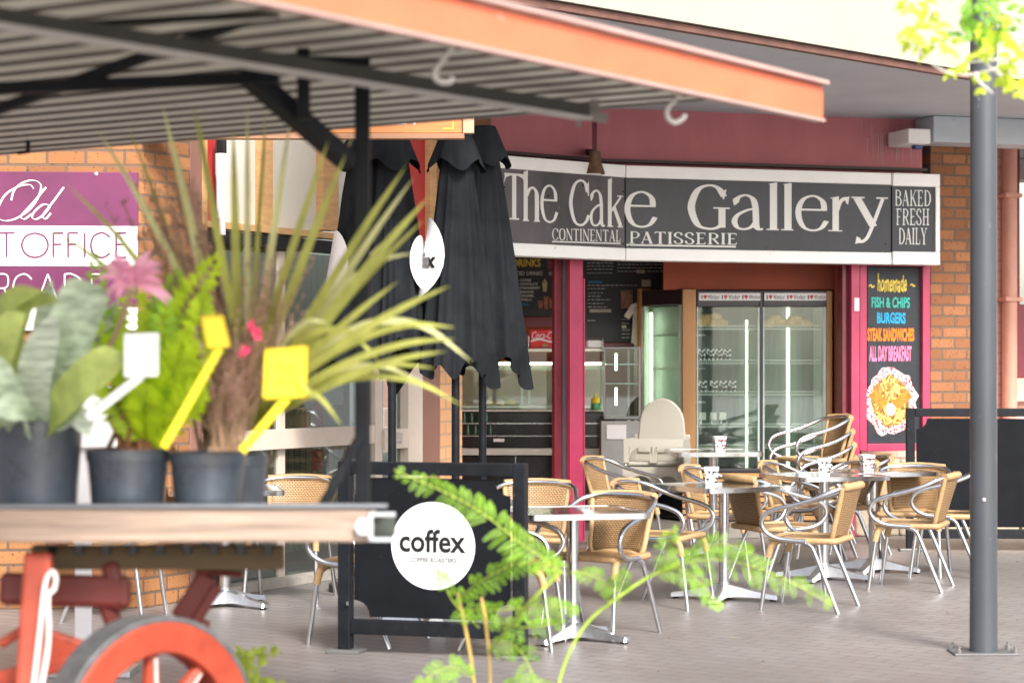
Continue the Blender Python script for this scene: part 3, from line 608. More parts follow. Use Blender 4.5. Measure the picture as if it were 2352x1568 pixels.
# drinks chalkboard
chalk = mat('black_chalkboard', (.016, .02, .028), .5, 0, .5, 5)
cy = mat('yellow_chalk', (.78, .60, .10), .8, 0, .2, 20); cw = mat('white_chalk', (.8, .82, .8), .8, 0, .25, 25); ct = mat('teal_chalk', (.06, .48, .40), .8, 0, .2, 25)
cb = mat('blue_chalk', (.03, .36, .62), .8, 0, .2, 25); co = mat('orange_chalk', (.85, .22, .02), .8, 0, .2, 25); cp = mat('pink_chalk', (.80, .22, .40), .8, 0, .2, 25)
def w4u(x): return (1400 + x / 2.091) * .7259
def w4v(y): return (750 + y / 2.091) * .7259
db = IB.thing('drinks_board', 'black drinks chalkboard with yellow heading beside the door post', 'chalkboard')
pbox('board', chalk, db, IB, [(1080, 1272, 575, 727, -.03, 0)], bevel=.004)
pbox('frame', maroon, db, IB, [(1080, 1300, 728, 750, -.05, 0), (1272.5, 1300, 575, 727, -.05, 0)], bevel=.005)
t = MB(); txt_px(t, IB, 'DRINKS', w4u(462), w4u(648), w4v(146), w4v(198), -.034, bold=.03); t.build('lettering', cy, db)
t = MB(); txt_px(t, IB, 'ICED DRINKS', w4u(478), w4u(660), w4v(228), w4v(254), -.034); txt_px(t, IB, '$5', w4u(703), w4u(730), w4v(230), w4v(256), -.034)
for i, (wd, x1) in enumerate([('COFFEE', 585), ('CHOCOLATE', 628), ('STRAWBERRY', 645), ('BANANA', 604), ('CARAMEL', 606), ('VANILLA', 592)]):
    y = 278 + i * 25.5; txt_px(t, IB, wd, w4u(510), w4u(x1), w4v(y), w4v(y + 17), -.034, bold=.015); txt_px(t, IB, '-', w4u(492), w4u(503), w4v(y + 7), w4v(y + 10), -.034)
t.build('lettering', cw, db)
t = MB(); txt_px(t, IB, 'MILK', w4u(525), w4u(572), w4v(437), w4v(455), -.034); t.build('lettering', cb, db)
t = MB(); poly_px(t, IB, [(w4u(686), w4v(150)), (w4u(724), w4v(150)), (w4u(718), w4v(222)), (w4u(694), w4v(222))], -.034); t.build('cup_drawing', mat('brown_chalk', (.2, .09, .07), .8, 0, .5, 40), db)
t = MB(); poly_px(t, IB, [(w4u(658), w4v(300)), (w4u(692), w4v(300)), (w4u(686), w4v(362)), (w4u(664), w4v(362))], -.034); poly_px(t, IB, [(w4u(662), w4v(298)), (w4u(675), w4v(275)), (w4u(688), w4v(298))], -.034); t.build('cup_drawing', mat('pale_yellow_chalk', (.6, .55, .25), .8, 0, .3, 40), db)
t = MB()
for (x0, y0, x1, y1) in [(630, 420, 664, 470), (668, 392, 700, 478), (704, 405, 728, 470)]: poly_px(t, IB, [(w4u(x0), w4v(y0)), (w4u(x1), w4v(y0)), (w4u(x1 - 4), w4v(y1)), (w4u(x0 + 4), w4v(y1))], -.034)
t.build('cup_drawing', mat('red_brown_chalk', (.4, .16, .10), .8, 0, .8, 60), db)
# sandwich menu board
mbd = IB.thing('menu_board', 'large dark sandwich menu board with small rows behind the counter', 'menu board')
pbox('board', chalk, mbd, IB, [(1325, 1614, 560, 786, -.03, 0)], bevel=.004)
pbox('frame', mat('plum_frame', (.14, .02, .05), .4), mbd, IB, [(1310, 1640, 787, 802, -.05, 0), (1614.5, 1640, 560, 786, -.05, 0)], bevel=.004)
t = MB(); random.seed(5)
def dashes(x0, x1, y):
    x = x0
    while x < x1:
        e = min(x + random.uniform(10, 30), x1); IB.box(t, w4u(x), w4u(e), w4v(y - random.uniform(3, 5)), w4v(y + 3), -.033, -.0305); x = e + 7
for y in (172, 192, 214, 238): dashes(955, 1128, y)
for y, xe in ((160, 1480), (182, 1620), (205, 1580), (228, 1540)): dashes(1155, xe, y)
for y, xe in ((320, 1300), (342, 1080), (370, 1060), (392, 1050), (415, 1115), (440, 1070), (463, 1090), (552, 1010)): dashes(960, xe, y)
for y in (545, 570, 615, 640, 665): dashes(1185, 1240, y)
t.build('menu_lettering', mat('dim_chalk', (.45, .46, .46), .8, 0, .4, 50), mbd)
pbox('heading', cb, mbd, IB, [(w4u(962), w4u(1055), w4v(292), w4v(302), -.033, -.0305)], bevel=0)
pbox('price_label', mat('price_paper', (.6, .56, .46), .7), mbd, IB, [(w4u(1282), w4u(1336), w4v(217), w4v(240), -.035, -.0306), (w4u(1316), w4u(1376), w4v(283), w4v(327), -.035, -.0306), (w4u(1660), w4u(1695), w4v(160), w4v(216), -.035, -.0306), (w4u(1660), w4u(1698), w4v(280), w4v(336), -.035, -.0306), (w4u(972), w4u(1115), w4v(477), w4v(498), -.035, -.0306), (w4u(1185), w4u(1215), w4v(583), w4v(603), -.035, -.0306)], bevel=0)
pbox('photo_print', mat('sandwich_print', (.42, .22, .16), .6, 0, .9, 14), mbd, IB, [(w4u(1180), w4u(1256), w4v(350), w4v(472), -.035, -.0306)], bevel=0)

# serving counter with glass display
CT = Plane(0, 19.4, 0)
ctr = CT.thing('display_counter', 'glass fronted serving counter with dark base inside the cake shop', 'counter')
pbox('base', dark, ctr, CT, [(1040, 1386, 1046, 1300, .05, .7), (1040, 1386, 946, 1028, .03, .7)], bevel=.006)
pbox('rail', mat('grey_steel_strip', (.5, .48, .42), .4, .3), ctr, CT, [(1040, 1386, 1029, 1045, .0, .7), (1040, 1386, 940, 945, .0, .7)], bevel=.003)
pbox('thin_rail', steel, ctr, CT, [(1040, 1386, 971, 973, .02, .029), (1040, 1386, 1000, 1001.5, .02, .029), (1183, 1184.5, 1047, 1300, .03, .049)], bevel=0)
pbox('top_shelf', mat('steel_shelf', (.62, .6, .54), .35, .5), ctr, CT, [(1040, 1386, 800, 806, -.02, .5)], bevel=.003)
pbox('glass_front', glass('counter_glass', (.88, .93, .9), .05), ctr, CT, [(1060, 1386, 807, 939, .0, .008)], bevel=0)
pbox('back_panel', mat('brushed_back', (.33, .28, .24), .3, .4, .15, 3), ctr, CT, [(1040, 1386, 830, 939, .62, .66)], bevel=0)
pbox('inner_frame', mat('glass_edge', (.5, .62, .55), .3), ctr, CT, [(1196, 1201, 850, 939, .3, .31), (1212, 1218, 850, 939, .3, .31), (1060, 1386, 842, 848, .1, .4)], bevel=0)
pbox('lamp_tube', mat('warm_tube', (.9, .9, .8), .5, emit=(1., .92, .7), estr=14.), ctr, CT, [(1070, 1380, 833, 837, .2, .22)], bevel=0)
pbox('tray', mat('steel_tray', (.6, .6, .56), .3, .8), ctr, CT, [(1062, 1384, 930, 938, .05, .6)], bevel=.004)
pbox('paper_label', wvinyl, ctr, CT, [(1133, 1158, 1007, 1014, .02, .028)], bevel=0)
bread = mat('bread_crust', (.78, .50, .24), .7, 0, .35, 12, bump=.3)
random.seed(11)
def blob(mb, c, rx, ry, rz, n=10, jit=.12):
    sd_ = random.uniform(0, 50); c = Vector(c)
    vs = []; fs = []
    for i in range(n + 1):
        th = math.pi * i / n
        for j in range(2 * n):
            ph = math.pi * j / n; d = Vector((math.sin(th) * math.cos(ph), math.sin(th) * math.sin(ph), math.cos(th)))
            kk = 1 + jit * noise.noise(d * 1.7 + Vector((sd_, 0, 0))); vs.append(c + Vector((d.x * rx * kk, d.y * ry * kk, d.z * rz * kk)))
    for i in range(n):
        for j in range(2 * n): fs.append((i * 2 * n + j, i * 2 * n + (j + 1) % (2 * n), (i + 1) * 2 * n + (j + 1) % (2 * n), (i + 1) * 2 * n + j))
    mb.add(vs, fs)
pastry = mat('cream_pastry', (.75, .66, .42), .6, 0, .2, 12, bump=.3)
for i, (u, lab) in enumerate([(1120, 'pale cream pastry on the counter tray, left one of the three'), (1146, 'pale cream pastry in the middle of the counter tray'), (1170, 'pale cream pastry on the counter tray, nearest the door post')]):
    p = P(u, 926, 19.65); mb = MB(); blob(mb, (0, 0, 0), .06, .06, .035); o = mb.build('pastry', pastry, smooth=180); o.location = p; tag(o, lab, 'pastry', 'pastries in the counter')
# counter side: lower shelf with green bottles
gb = mat('green_glass', (.02, .13, .06), .15, 0, .3, 6)
for i in range(8):
    u = 1066 + i * 8.5; p = P(u, 998 if i % 2 else 970, 19.34); mb = MB().lathe([(0, 0), (.013, 0), (.014, .05), (.006, .075), (.006, .1), (0, .1)], 10); o = mb.build('bottle', gb, smooth=40); o.location = p
    tag(o, 'small green bottle in the row at the lower left of the counter', 'bottle', 'green bottles in the counter')
# things on the counter top
ckr = CT.thing('drinks_box', 'red box with white script lettering on top of the counter', 'box')
redbox = mat('red_box_paint', (.62, .012, .02), .35, 0, .06)
pbox('body', redbox, ckr, CT, [(1217, 1300, 757, 798.5, .06, .3)], bevel=.006)
t = MB(); txt_px(t, CT, 'Coca-Cola', 1221, 1284, 761, 778, .056, shear=.35); stroke_px(t, CT, [(1219, 783), (1240, 779), (1262, 784), (1290, 787)], 4, .0555); t.build('lettering', wvinyl, ckr)
pbox('latch', mat('bronze_latch', (.3, .2, .08), .5), ckr, CT, [(1246, 1259, 789, 797, .05, .059)], bevel=0)
jarm = glass('clear_tumbler', (.8, .75, .68), .15)
for i in range(6):
    p = P(1178 + i * 7, 799, 19.5); o = MB().lathe([(0, .004), (.022, .004), (.026, .11), (.024, .11), (.02, .01)], 14).build('tumbler', jarm, smooth=50); o.location = p
    tag(o, 'clear tumbler in the row beside the red box on the counter', 'tumbler', 'tumblers on the counter')
nh = CT.thing('napkin_holder', 'wire napkin holder with white napkins on the counter right of the post', 'napkin holder')
pbox('napkins', wvinyl, nh, CT, [(1348, 1382, 781, 798.5, .1, .2)], bevel=.012)
a0, z0 = CT.hit(1346, 799); a1, z1 = CT.hit(1385, 776)
MB().tube([(a0, .08, z0 + .005), (a0, .08, z1), (a1, .08, z1), (a1, .08, z0 + .005)], .005, 6).tube([(a0, .22, z0 + .005), (a0, .22, z1), (a1, .22, z1), (a1, .22, z0 + .005)], .005, 6).build('wire_frame', steel, nh)
mu = CT.thing('sauce_bottle', 'yellow mustard squeeze bottle on the counter ledge behind the post', 'bottle')
a, z = CT.hit(1367, 940)
MB().lathe([(0, 0), (.035, 0), (.04, .01), (.04, .055), (.036, .06)], 18, (a, -.05, z)).build('label_band', mat('green_label', (.08, .28, .12), .5, 0, .5, 30), mu, smooth=40)
MB().lathe([(.036, .06), (.04, .07), (.038, .1), (.012, .112), (.009, .135), (.004, .15), (0, .15)], 18, (a, -.05, z)).build('cap', mat('mustard_yellow', (.78, .55, .02), .4), mu, smooth=40)
# glass cabinet on the right part of the counter
gc = Plane(0, 19.0, 0)
dull = mat('dull_frame', (.25, .25, .25), .5, .4)
g2 = gc.thing('glass_cabinet', 'small glass pie cabinet between the post and the fridges', 'cabinet')
pbox('frame', dull, g2, gc, [(1386, 1390, 800, 960, .0, .02), (1466, 1471, 800, 960, .0, .02), (1386, 1471, 797, 801, .0, .45), (1386, 1471, 956, 962, .0, .45), (1441, 1446, 802, 955, .1, .12)], bevel=.002)
pbox('glass', glass('cabinet_glass', (.85, .92, .9), .06), g2, gc, [(1390.5, 1465.5, 802, 955, .005, .01)], bevel=0)
pbox('shelf', MATS['glass_edge'], g2, gc, [(1391, 1466, 835, 838, .05, .4), (1391, 1466, 880, 882, .05, .4)], bevel=0)
pbox('lamp_tube', mat('cool_tube', (.9, 1, .9), .5, emit=(.85, 1., .72), estr=7.), g2, gc, [(1412, 1417, 812, 850, .25, .26), (1412, 1417, 890, 930, .25, .26)], bevel=0)
pbox('plinth', mat('grey_plinth', (.3, .3, .29), .5), g2, gc, [(1380, 1476, 966, 1225, .0, .5)], bevel=.006)
pbox('white_notice', wvinyl, g2, gc, [(1393, 1438, 975, 1008, -.012, -.002)], bevel=0)
wb = gc.thing('carton', 'black and white patterned carton lying on the pie cabinet plinth', 'carton')
cake_box = None
def speckmat(name, c1, c2, sc, thr=.5):
    if name in MATS: return MATS[name]
    m = bpy.data.materials.new(name); m.use_nodes = True; n = m.node_tree.nodes; l = m.node_tree.links; b = n['Principled BSDF']
    tc = n.new('ShaderNodeTexCoord'); v = n.new('ShaderNodeTexVoronoi'); v.inputs['Scale'].default_value = sc; l.new(tc.outputs['Object'], v.inputs['Vector'])
    cr = n.new('ShaderNodeValToRGB'); cr.color_ramp.interpolation = 'CONSTANT'; cr.color_ramp.elements[0].color = (*c1, 1); cr.color_ramp.elements[1].position = thr; cr.color_ramp.elements[1].color = (*c2, 1)
    l.new(v.outputs['Color'], cr.inputs[0]); l.new(cr.outputs[0], b.inputs['Base Color']); b.inputs['Roughness'].default_value = .45; MATS[name] = m
    return m
spk = speckmat('black_white_pattern', (.02, .025, .025), (.8, .82, .8), 48, .5)
pbox('box', speckmat('dark_green_stripe', (.03, .05, .04), (.45, .5, .42), 22, .65), wb, gc, [(1412, 1478, 963, 975, .02, .2)], bevel=.003)

# tee shirt hanging by the fridge
tp_ = [(-.05, .19), (-.02, .17), (.02, .17), (.05, .19), (.1, .17), (.17, .06), (.12, .03), (.085, .08), (.09, -.06), (.1, -.19), (.0, -.2), (-.1, -.19), (-.09, -.06), (-.085, .08), (-.12, .03), (-.17, .06), (-.1, .17)]
m_ = MB().prism(tp_, -.012, .012)
ts = tag(m_.build('tee_shirt', mat('white_cotton', (.62, .58, .50), .9, 0, .08, 12), bevel=.008, smooth=50), 'white tee shirt hanging in front of the dark menu board', 'tee shirt')
ts.location = P(1474, 741, 20.12)

# display fridges
FR = Plane(0, 19.3, 0)
fwood = mat('fridge_wood_trim', (.40, .20, .07), .5, 0, .2, 5, stretch=(1, 1, .15))
fblack = mat('fridge_black', (.025, .022, .03), .4)
fr = FR.thing('display_fridge', 'tall double door display fridge with wood trim and lit tubes', 'fridge')
pbox('wood_trim', fwood, fr, FR, [(1567, 1598, 664, 1130, -.03, .06), (1897.5, 1911, 668, 1130, -.02, .6)], bevel=.006)
pbox('header', fblack, fr, FR, [(1600, 1744, 667, 704, .0, .6)], bevel=.006)
pbox('header', fblack, fr, FR, [(1752, 1897, 667, 704, .0, .6)], bevel=.006)
pbox('door_frame', fblack, fr, FR, [(1744.5, 1751.5, 667, 1078, -.005, .05), (1600, 1897, 1076, 1084, .0, .5)], bevel=.003)
pbox('door_frame', mat('pale_door_seal', (.45, .55, .5), .4), fr, FR, [(1600, 1603, 705, 1075, .0, .03), (1740, 1744, 705, 1075, .0, .03), (1752, 1755, 705, 1075, .0, .03), (1890, 1897, 705, 1075, .0, .03)], bevel=0)
fgl = glass('fridge_glass', (.84, .885, .87), .05)
pbox('door_glass', fgl, fr, FR, [(1603.5, 1739.5, 705, 1075, .006, .012)], bevel=0)
pbox('door_glass', fgl, fr, FR, [(1755.5, 1889.5, 705, 1075, .006, .012)], bevel=0)
pbox('back_lining', mat('fridge_lining', (.17, .205, .205), .35, 0, .45, 2, stretch=(4, 1, .3)), fr, FR, [(1575, 1897, 705, 1078, .58, .62)], bevel=0)
pbox('side_lining', mat('fridge_side', (.5, .6, .54), .4), fr, FR, [(1885, 1896, 705, 1075, .06, .56)], bevel=0)
tube_m = mat('fridge_tube', (.9, 1, .85), .5, emit=(.88, 1., .70), estr=2.3)
pbox('lamp_tube', tube_m, fr, FR, [(1806, 1813, 708, 1072, .46, .48)], bevel=0)
pbox('lamp_tube', tube_m, fr, FR, [(1712, 1717, 735, 1072, .4, .42)], bevel=0)
t = MB()
for v in (747, 826, 898, 972, 1020):
    for (ua, ub) in ((1606, 1738), (1757, 1888)):
        FR.box(t, ua, ub, v, v + 1.4, .1, .106); FR.box(t, ua, ub, v + 8, v + 9.2, .1, .106)
        u_ = ua
        while u_ < ub: FR.box(t, u_, u_ + .8, v + 1.4, v + 8, .1, .104); u_ += 5
        FR.box(t, ua, ub, v + 8, v + 9, .11, .5)
t.build('wire_shelf', mat('shelf_wire', (.66, .7, .64), .4, .3), fr)
for a_ in (0, 1):
    ua = (1602, 1752)[a_]; pbox('badge_strip', wvinyl, fr, FR, [(ua + 3, ua + 146 if a_ else ua + 144, 673, 690, -.006, -.0005)], bevel=0)
    t, h = MB(), MB()
    for i in range(3):
        x = ua + 8 + i * 47; txt_px(t, FR, 'I', x, x + 3, 678, 687, -.008); txt_px(t, FR, 'Windsor', x + 15, x + 42, 677, 687, -.008)
        poly_px(h, FR, [(x + 9, 688), (x + 5, 682), (x + 5.5, 678), (x + 7.5, 677), (x + 9, 679), (x + 10.5, 677), (x + 12.5, 678), (x + 13, 682)], -.008)
    t.build('lettering', dark, fr); h.build('heart', mat('heart_red', (.5, .03, .03), .5), fr)
pbox('slatted_base', mat('slat_timber', (.42, .22, .08), .5, 0, .2, 8, stretch=(.3, 1, 8)), fr, FR, [(1567, 1911, 1086 + i * 14, 1096 + i * 14, .0, .05) for i in range(11)], bevel=.003)
pbox('kick_board', dark, fr, FR, [(1567, 1911, 1084.5, 1248, .06, .6)], bevel=0)
# angled glass side of the corner fridge
a0 = FR.world(FR.hit(1567, 800)[0] - .01, .05, 0); a1 = Vector((1.18, 19.95, 0))
FS = Plane(a1.x, a1.y, math.atan2(a0.y - a1.y, a0.x - a1.x))
fs = FS.thing('corner_fridge', 'narrow corner fridge angled left of the tall double door fridge', 'fridge')
ln = (a0 - a1).length
zt_, zb_ = FS.hit(1520, 665)[1], FS.hit(1520, 1076)[1]
MB().box(0, ln, 0.01, .5, zt_ - .14, zt_).build('header', fblack, fs, bevel=.006)
MB().box(-.05, .0, -.01, .1, .12, zt_ + .02).build('wood_trim', fwood, fs, bevel=.004)
MB().box(.005, .06, 0, .05, zb_, zt_ - .145).box(ln - .05, ln - .005, 0, .05, zb_, zt_ - .145).build('door_frame', mat('pale_green_frame', (.55, .66, .56), .4), fs, bevel=.004)
MB().box(.065, ln - .055, .02, .026, zb_, zt_ - .15).build('door_glass', glass('side_glass', (.86, .94, .90), .0), fs)
MB().box(-.35, ln - .06, .14, .16, zb_, zt_ - .15).build('back_lining', mat('pale_lining', (.72, .80, .74), .6), fs)
MB().box(.0, ln, .0, .4, .12, zb_ - .003).build('plinth', dark, fs)
MB().box(.075, .095, .05, .07, zb_, zt_ - .2).box(ln - .085, ln - .07, .1, .12, zb_, zt_ - .2).build('lamp_tube', mat('side_tube', (.9, 1, .85), .5, emit=(.9, 1., .78), estr=2.), fs)
mb = MB()
for z in (1.15, 1.45, 1.75): mb.box(.07, ln - .06, .05, .3, z, z + .012)
mb.build('shelf', MATS['shelf_wire'], fs)
# stock in the fridges
rolls = [(1612, 741), (1632, 743), (1655, 742), (1620, 729), (1640, 727), (1768, 742), (1790, 740), (1812, 742), (1838, 743), (1780, 731), (1825, 732), (1850, 744)]
for i, (u, v) in enumerate(rolls):
    mb = MB(); blob(mb, (0, 0, 0), .07, .05, .04); o = mb.build('bread_roll', bread, smooth=180); o.location = P(u, v, 19.55 if u < 1760 else 19.52)
    tag(o, 'crusty bread roll piled on the top shelf of the tall fridge, behind the %s door' % ('left' if u < 1760 else 'right'), 'bread roll', 'rolls behind the %s fridge door' % ('left' if u < 1760 else 'right'))
bx = [(1604, 826), (1624, 826), (1643, 826), (1662, 827), (1606, 899), (1632, 899), (1653, 899), (1674, 899)]
for i, (u, v) in enumerate(bx):
    o = MB().box(-.037, .037, -.04, .04, 0, .1).build('cake_box', spk, bevel=.004); o.location = P(u + 6, v + .5, 19.45)
    tag(o, 'black and white speckled cake box on the %s stocked shelf of the left fridge door' % ('upper' if v < 850 else 'lower'), 'cake box', 'speckled boxes on the %s shelf' % ('upper' if v < 850 else 'lower'))
lf = speckmat('leaf_carton', (.04, .07, .05), (.62, .64, .55), 26, .5)
for i, u in enumerate((1606, 1630, 1652)):
    o = MB().box(-.03, .03, -.03, .03, 0, .1).build('juice_carton', lf, bevel=.003); o.location = P(u + 7, 972.5, 19.45)
    tag(o, 'green and cream leaf patterned carton on the bottom shelf of the fridge', 'carton', 'leaf patterned cartons')
# notice on the right post
t = MB(); PL_R.box(t, 1962, 1973, 684, 714, -.004, -.001); tag(t.build('paper_notice', wvinyl, None), 'small white paper notice stuck on the magenta door post', 'notice')
bpy.data.objects['paper_notice'].location = (.75, 18.2, 0); bpy.data.objects['paper_notice'].rotation_euler = (0, 0, PL_R.a)

# chalk food board on the pilaster
fb = PL_R.thing('food_board', 'tall black chalkboard listing burgers and breakfast on the magenta pilaster', 'chalkboard')
def f2u(x): return (2500 + x / 2.2395) * .7259
def f2v(y): return (800 + y / 2.2395) * .7259
pbox('board', chalk, fb, PL_R, [(1992, 2118, 613, 1017, .07, .088)], bevel=.003)
dd = .066
for body, x0, x1, y0, y1, m_, bo in [('FISH & CHIPS', 600, 872, 312, 388, ct, .03), ('BURGERS', 638, 842, 420, 500, cb, .04), ('STEAK SANDWICHES', 570, 902, 532, 626, co, .045), ('ALL DAY BREAKFAST', 583, 883, 658, 768, cp, .035)]:
    t = MB(); txt_px(t, PL_R, body, f2u(x0), f2u(x1), f2v(y0), f2v(y1), dd, bold=bo, jit=.03); t.build('lettering', m_, fb)
t = MB(); txt_px(t, PL_R, 'homemade', f2u(642), f2u(850), f2v(150), f2v(275), dd, bold=.02, jit=.05, shear=.08)
stroke_px(t, PL_R, [(f2u(x), f2v(y)) for x, y in [(580, 235), (595, 225), (605, 242), (620, 232)]], 3, dd); stroke_px(t, PL_R, [(f2u(x), f2v(y)) for x, y in [(875, 228), (888, 220), (898, 235), (910, 228)]], 3, dd)
t.build('lettering', cy, fb)
random.seed(21)
def blobpoly(cx, cy_, rx, ry, n=26, j=.07): return [(f2u(cx + rx * math.cos(2 * math.pi * i / n) * (1 + random.uniform(-j, j))), f2v(cy_ + ry * math.sin(2 * math.pi * i / n) * (1 + random.uniform(-j, j)))) for i in range(n)]
t = MB(); poly_px(t, PL_R, blobpoly(735, 1060, 186, 240, 30, .1), dd); t.build('paper_drawing', speckmat('red_white_check', (.62, .06, .07), (.72, .68, .68), 75, .42), fb)
t = MB(); poly_px(t, PL_R, blobpoly(738, 1050, 132, 182, 26, .12), dd - .001); t.build('chips_drawing', mat('chip_yellow', (.34, .18, .04), .8, 0, .9, 34, stretch=(1, 1, .5)), fb)
t = MB()
for i in range(90):
    x, y = random.uniform(640, 840), random.uniform(890, 1220); an = random.uniform(0, 3.1); L_ = random.uniform(14, 34)
    if ((x - 738) / 120) ** 2 + ((y - 1050) / 170) ** 2 > 1: continue
    stroke_px(t, PL_R, [(f2u(x - L_ * math.cos(an)), f2v(y - L_ * math.sin(an))), (f2u(x), f2v(y - 4)), (f2u(x + L_ * math.cos(an)), f2v(y + L_ * math.sin(an)))], 2.6, dd - .002 - i * .00004)
t.build('chips_drawing', mat('chip_light', (.78, .60, .16), .8, 0, .2), fb)
t = MB()
for pts in ([(600, 985), (640, 1030), (690, 1085)], [(870, 995), (820, 1030), (765, 1085)]): stroke_px(t, PL_R, [(f2u(x), f2v(y)) for x, y in pts], 22, dd - .0065)
t.build('fish_drawing', mat('fish_orange', (.60, .19, .02), .8, 0, .4, 20), fb)
t = MB(); poly_px(t, PL_R, blobpoly(732, 1110, 34, 45, 12), dd - .008); t.build('sauce_drawing', mat('sauce_white', (.62, .64, .7), .8, 0, .3, 30), fb)

# high chairs, nested
hcm = mat('cream_plastic', (.36, .34, .29), .4, 0, .04)
HCA = R(-14)
def highchair(label, p, dz):
    hc = thing('high_chair', label, 'high chair', (p[0], p[1], dz), HCA, 'nested high chairs')
    return hc
pbase = P(1510, 1065, 17.75); pbase = (pbase.x, pbase.y)
h1 = highchair('cream plastic high chair with tall rounded back, topmost of the nested pair', pbase, .12); h1.scale = (1.22, 1.22, 1.29)
def hc_panel(z0, z1, wdt, y):
    pts = [(-wdt, z0), (wdt, z0), (wdt * .93, z1), (-wdt * .93, z1)]
    return pts
t = MB()
# front panel with two leg holes: built from strips
def front_panel(t, y, z0, z1, wd):
    for x0, x1 in ((-wd, -wd * .82), (-.025, .025), (wd * .82, wd)): t.box(x0, x1, y, y + .02, z0, z1)
    t.box(-wd, wd, y - .001, y + .021, z1, z1 + .05)
    for cx in (-wd * .42, wd * .42):
        rr = wd * .39; n_ = 10
        for i in range(n_):
            a_, b_ = math.pi * i / n_, math.pi * (i + 1) / n_
            xa, xb = cx + rr * math.cos(a_), cx + rr * math.cos(b_); za, zb2 = z0 + (z1 - z0) * .75 * math.sin(a_) + .02, z0 + (z1 - z0) * .75 * math.sin(b_) + .02
            t.add([(xa, y, za), (xb, y, zb2), (xb, y, z1), (xa, y, z1), (xa, y + .02, za), (xb, y + .02, zb2), (xb, y + .02, z1), (xa, y + .02, z1)], [(0, 1, 2, 3), (7, 6, 5, 4), (0, 4, 5, 1)])
front_panel(t, -.16, .45, .55, .2)
t.build('front_panel', hcm, h1, smooth=40)
t = MB().box(-.2, .2, -.14, .16, .43, .455); t.build('seat', hcm, h1, bevel=.01)
for sx in (-1, 1):
    MB().add([(sx * .2, -.155, .45), (sx * .2, .18, .45), (sx * .19, .17, .6), (sx * .19, -.15, .6), (sx * .185, -.155, .45), (sx * .185, .18, .45), (sx * .175, .17, .6), (sx * .175, -.15, .6)], [(0, 1, 2, 3), (7, 6, 5, 4), (0, 4, 5, 1), (1, 5, 6, 2), (2, 6, 7, 3), (3, 7, 4, 0)]).build('side_panel', hcm, h1, bevel=.006)
pts = [(-.17, .5), (.17, .5)] + [(.155 * math.cos(a_ * math.pi / 14), .68 + .17 * math.sin(a_ * math.pi / 14)) for a_ in range(15)]
MB().prism(pts, .15, .175).build('backrest', hcm, h1, bevel=.01, smooth=40)
for sx in (-1, 1):
    for sy in (-1, 1):
        MB().tube([(sx * .19, sy * .13, .45), (sx * .27, sy * .24, 0 - .092)], .013, 8).build('leg', alu_dull, h1, smooth=60)
MB().box(-.19, .19, .165, .185, .44, .62).build('back_panel', hcm, h1, bevel=.008)
h2 = highchair('cream plastic high chair nested underneath the other one', (pbase[0] + .01, pbase[1] - .03), .0); h2.scale = (1.2, 1.2, 1.29)
MB().box(-.205, .205, .185, .205, .34, .52).build('back_panel', hcm, h2, bevel=.008)
t = MB(); front_panel(t, -.19, .37, .47, .215); t.build('front_panel', hcm, h2, smooth=40)
for sx in (-1, 1):
    MB().add([(sx * .22, -.185, .37), (sx * .22, .2, .37), (sx * .205, .19, .52), (sx * .205, -.18, .52), (sx * .205, -.185, .37), (sx * .205, .2, .37), (sx * .19, .19, .52), (sx * .19, -.18, .52)], [(0, 1, 2, 3), (7, 6, 5, 4), (0, 4, 5, 1), (1, 5, 6, 2), (2, 6, 7, 3), (3, 7, 4, 0)]).build('side_panel', hcm, h2, bevel=.006)
for sx in (-1, 1):
    for sy in (-1, 1): MB().tube([(sx * .21, sy * .16, .38), (sx * .3, sy * .3, 0)], .013, 8).build('leg', alu_dull, h2, smooth=60)

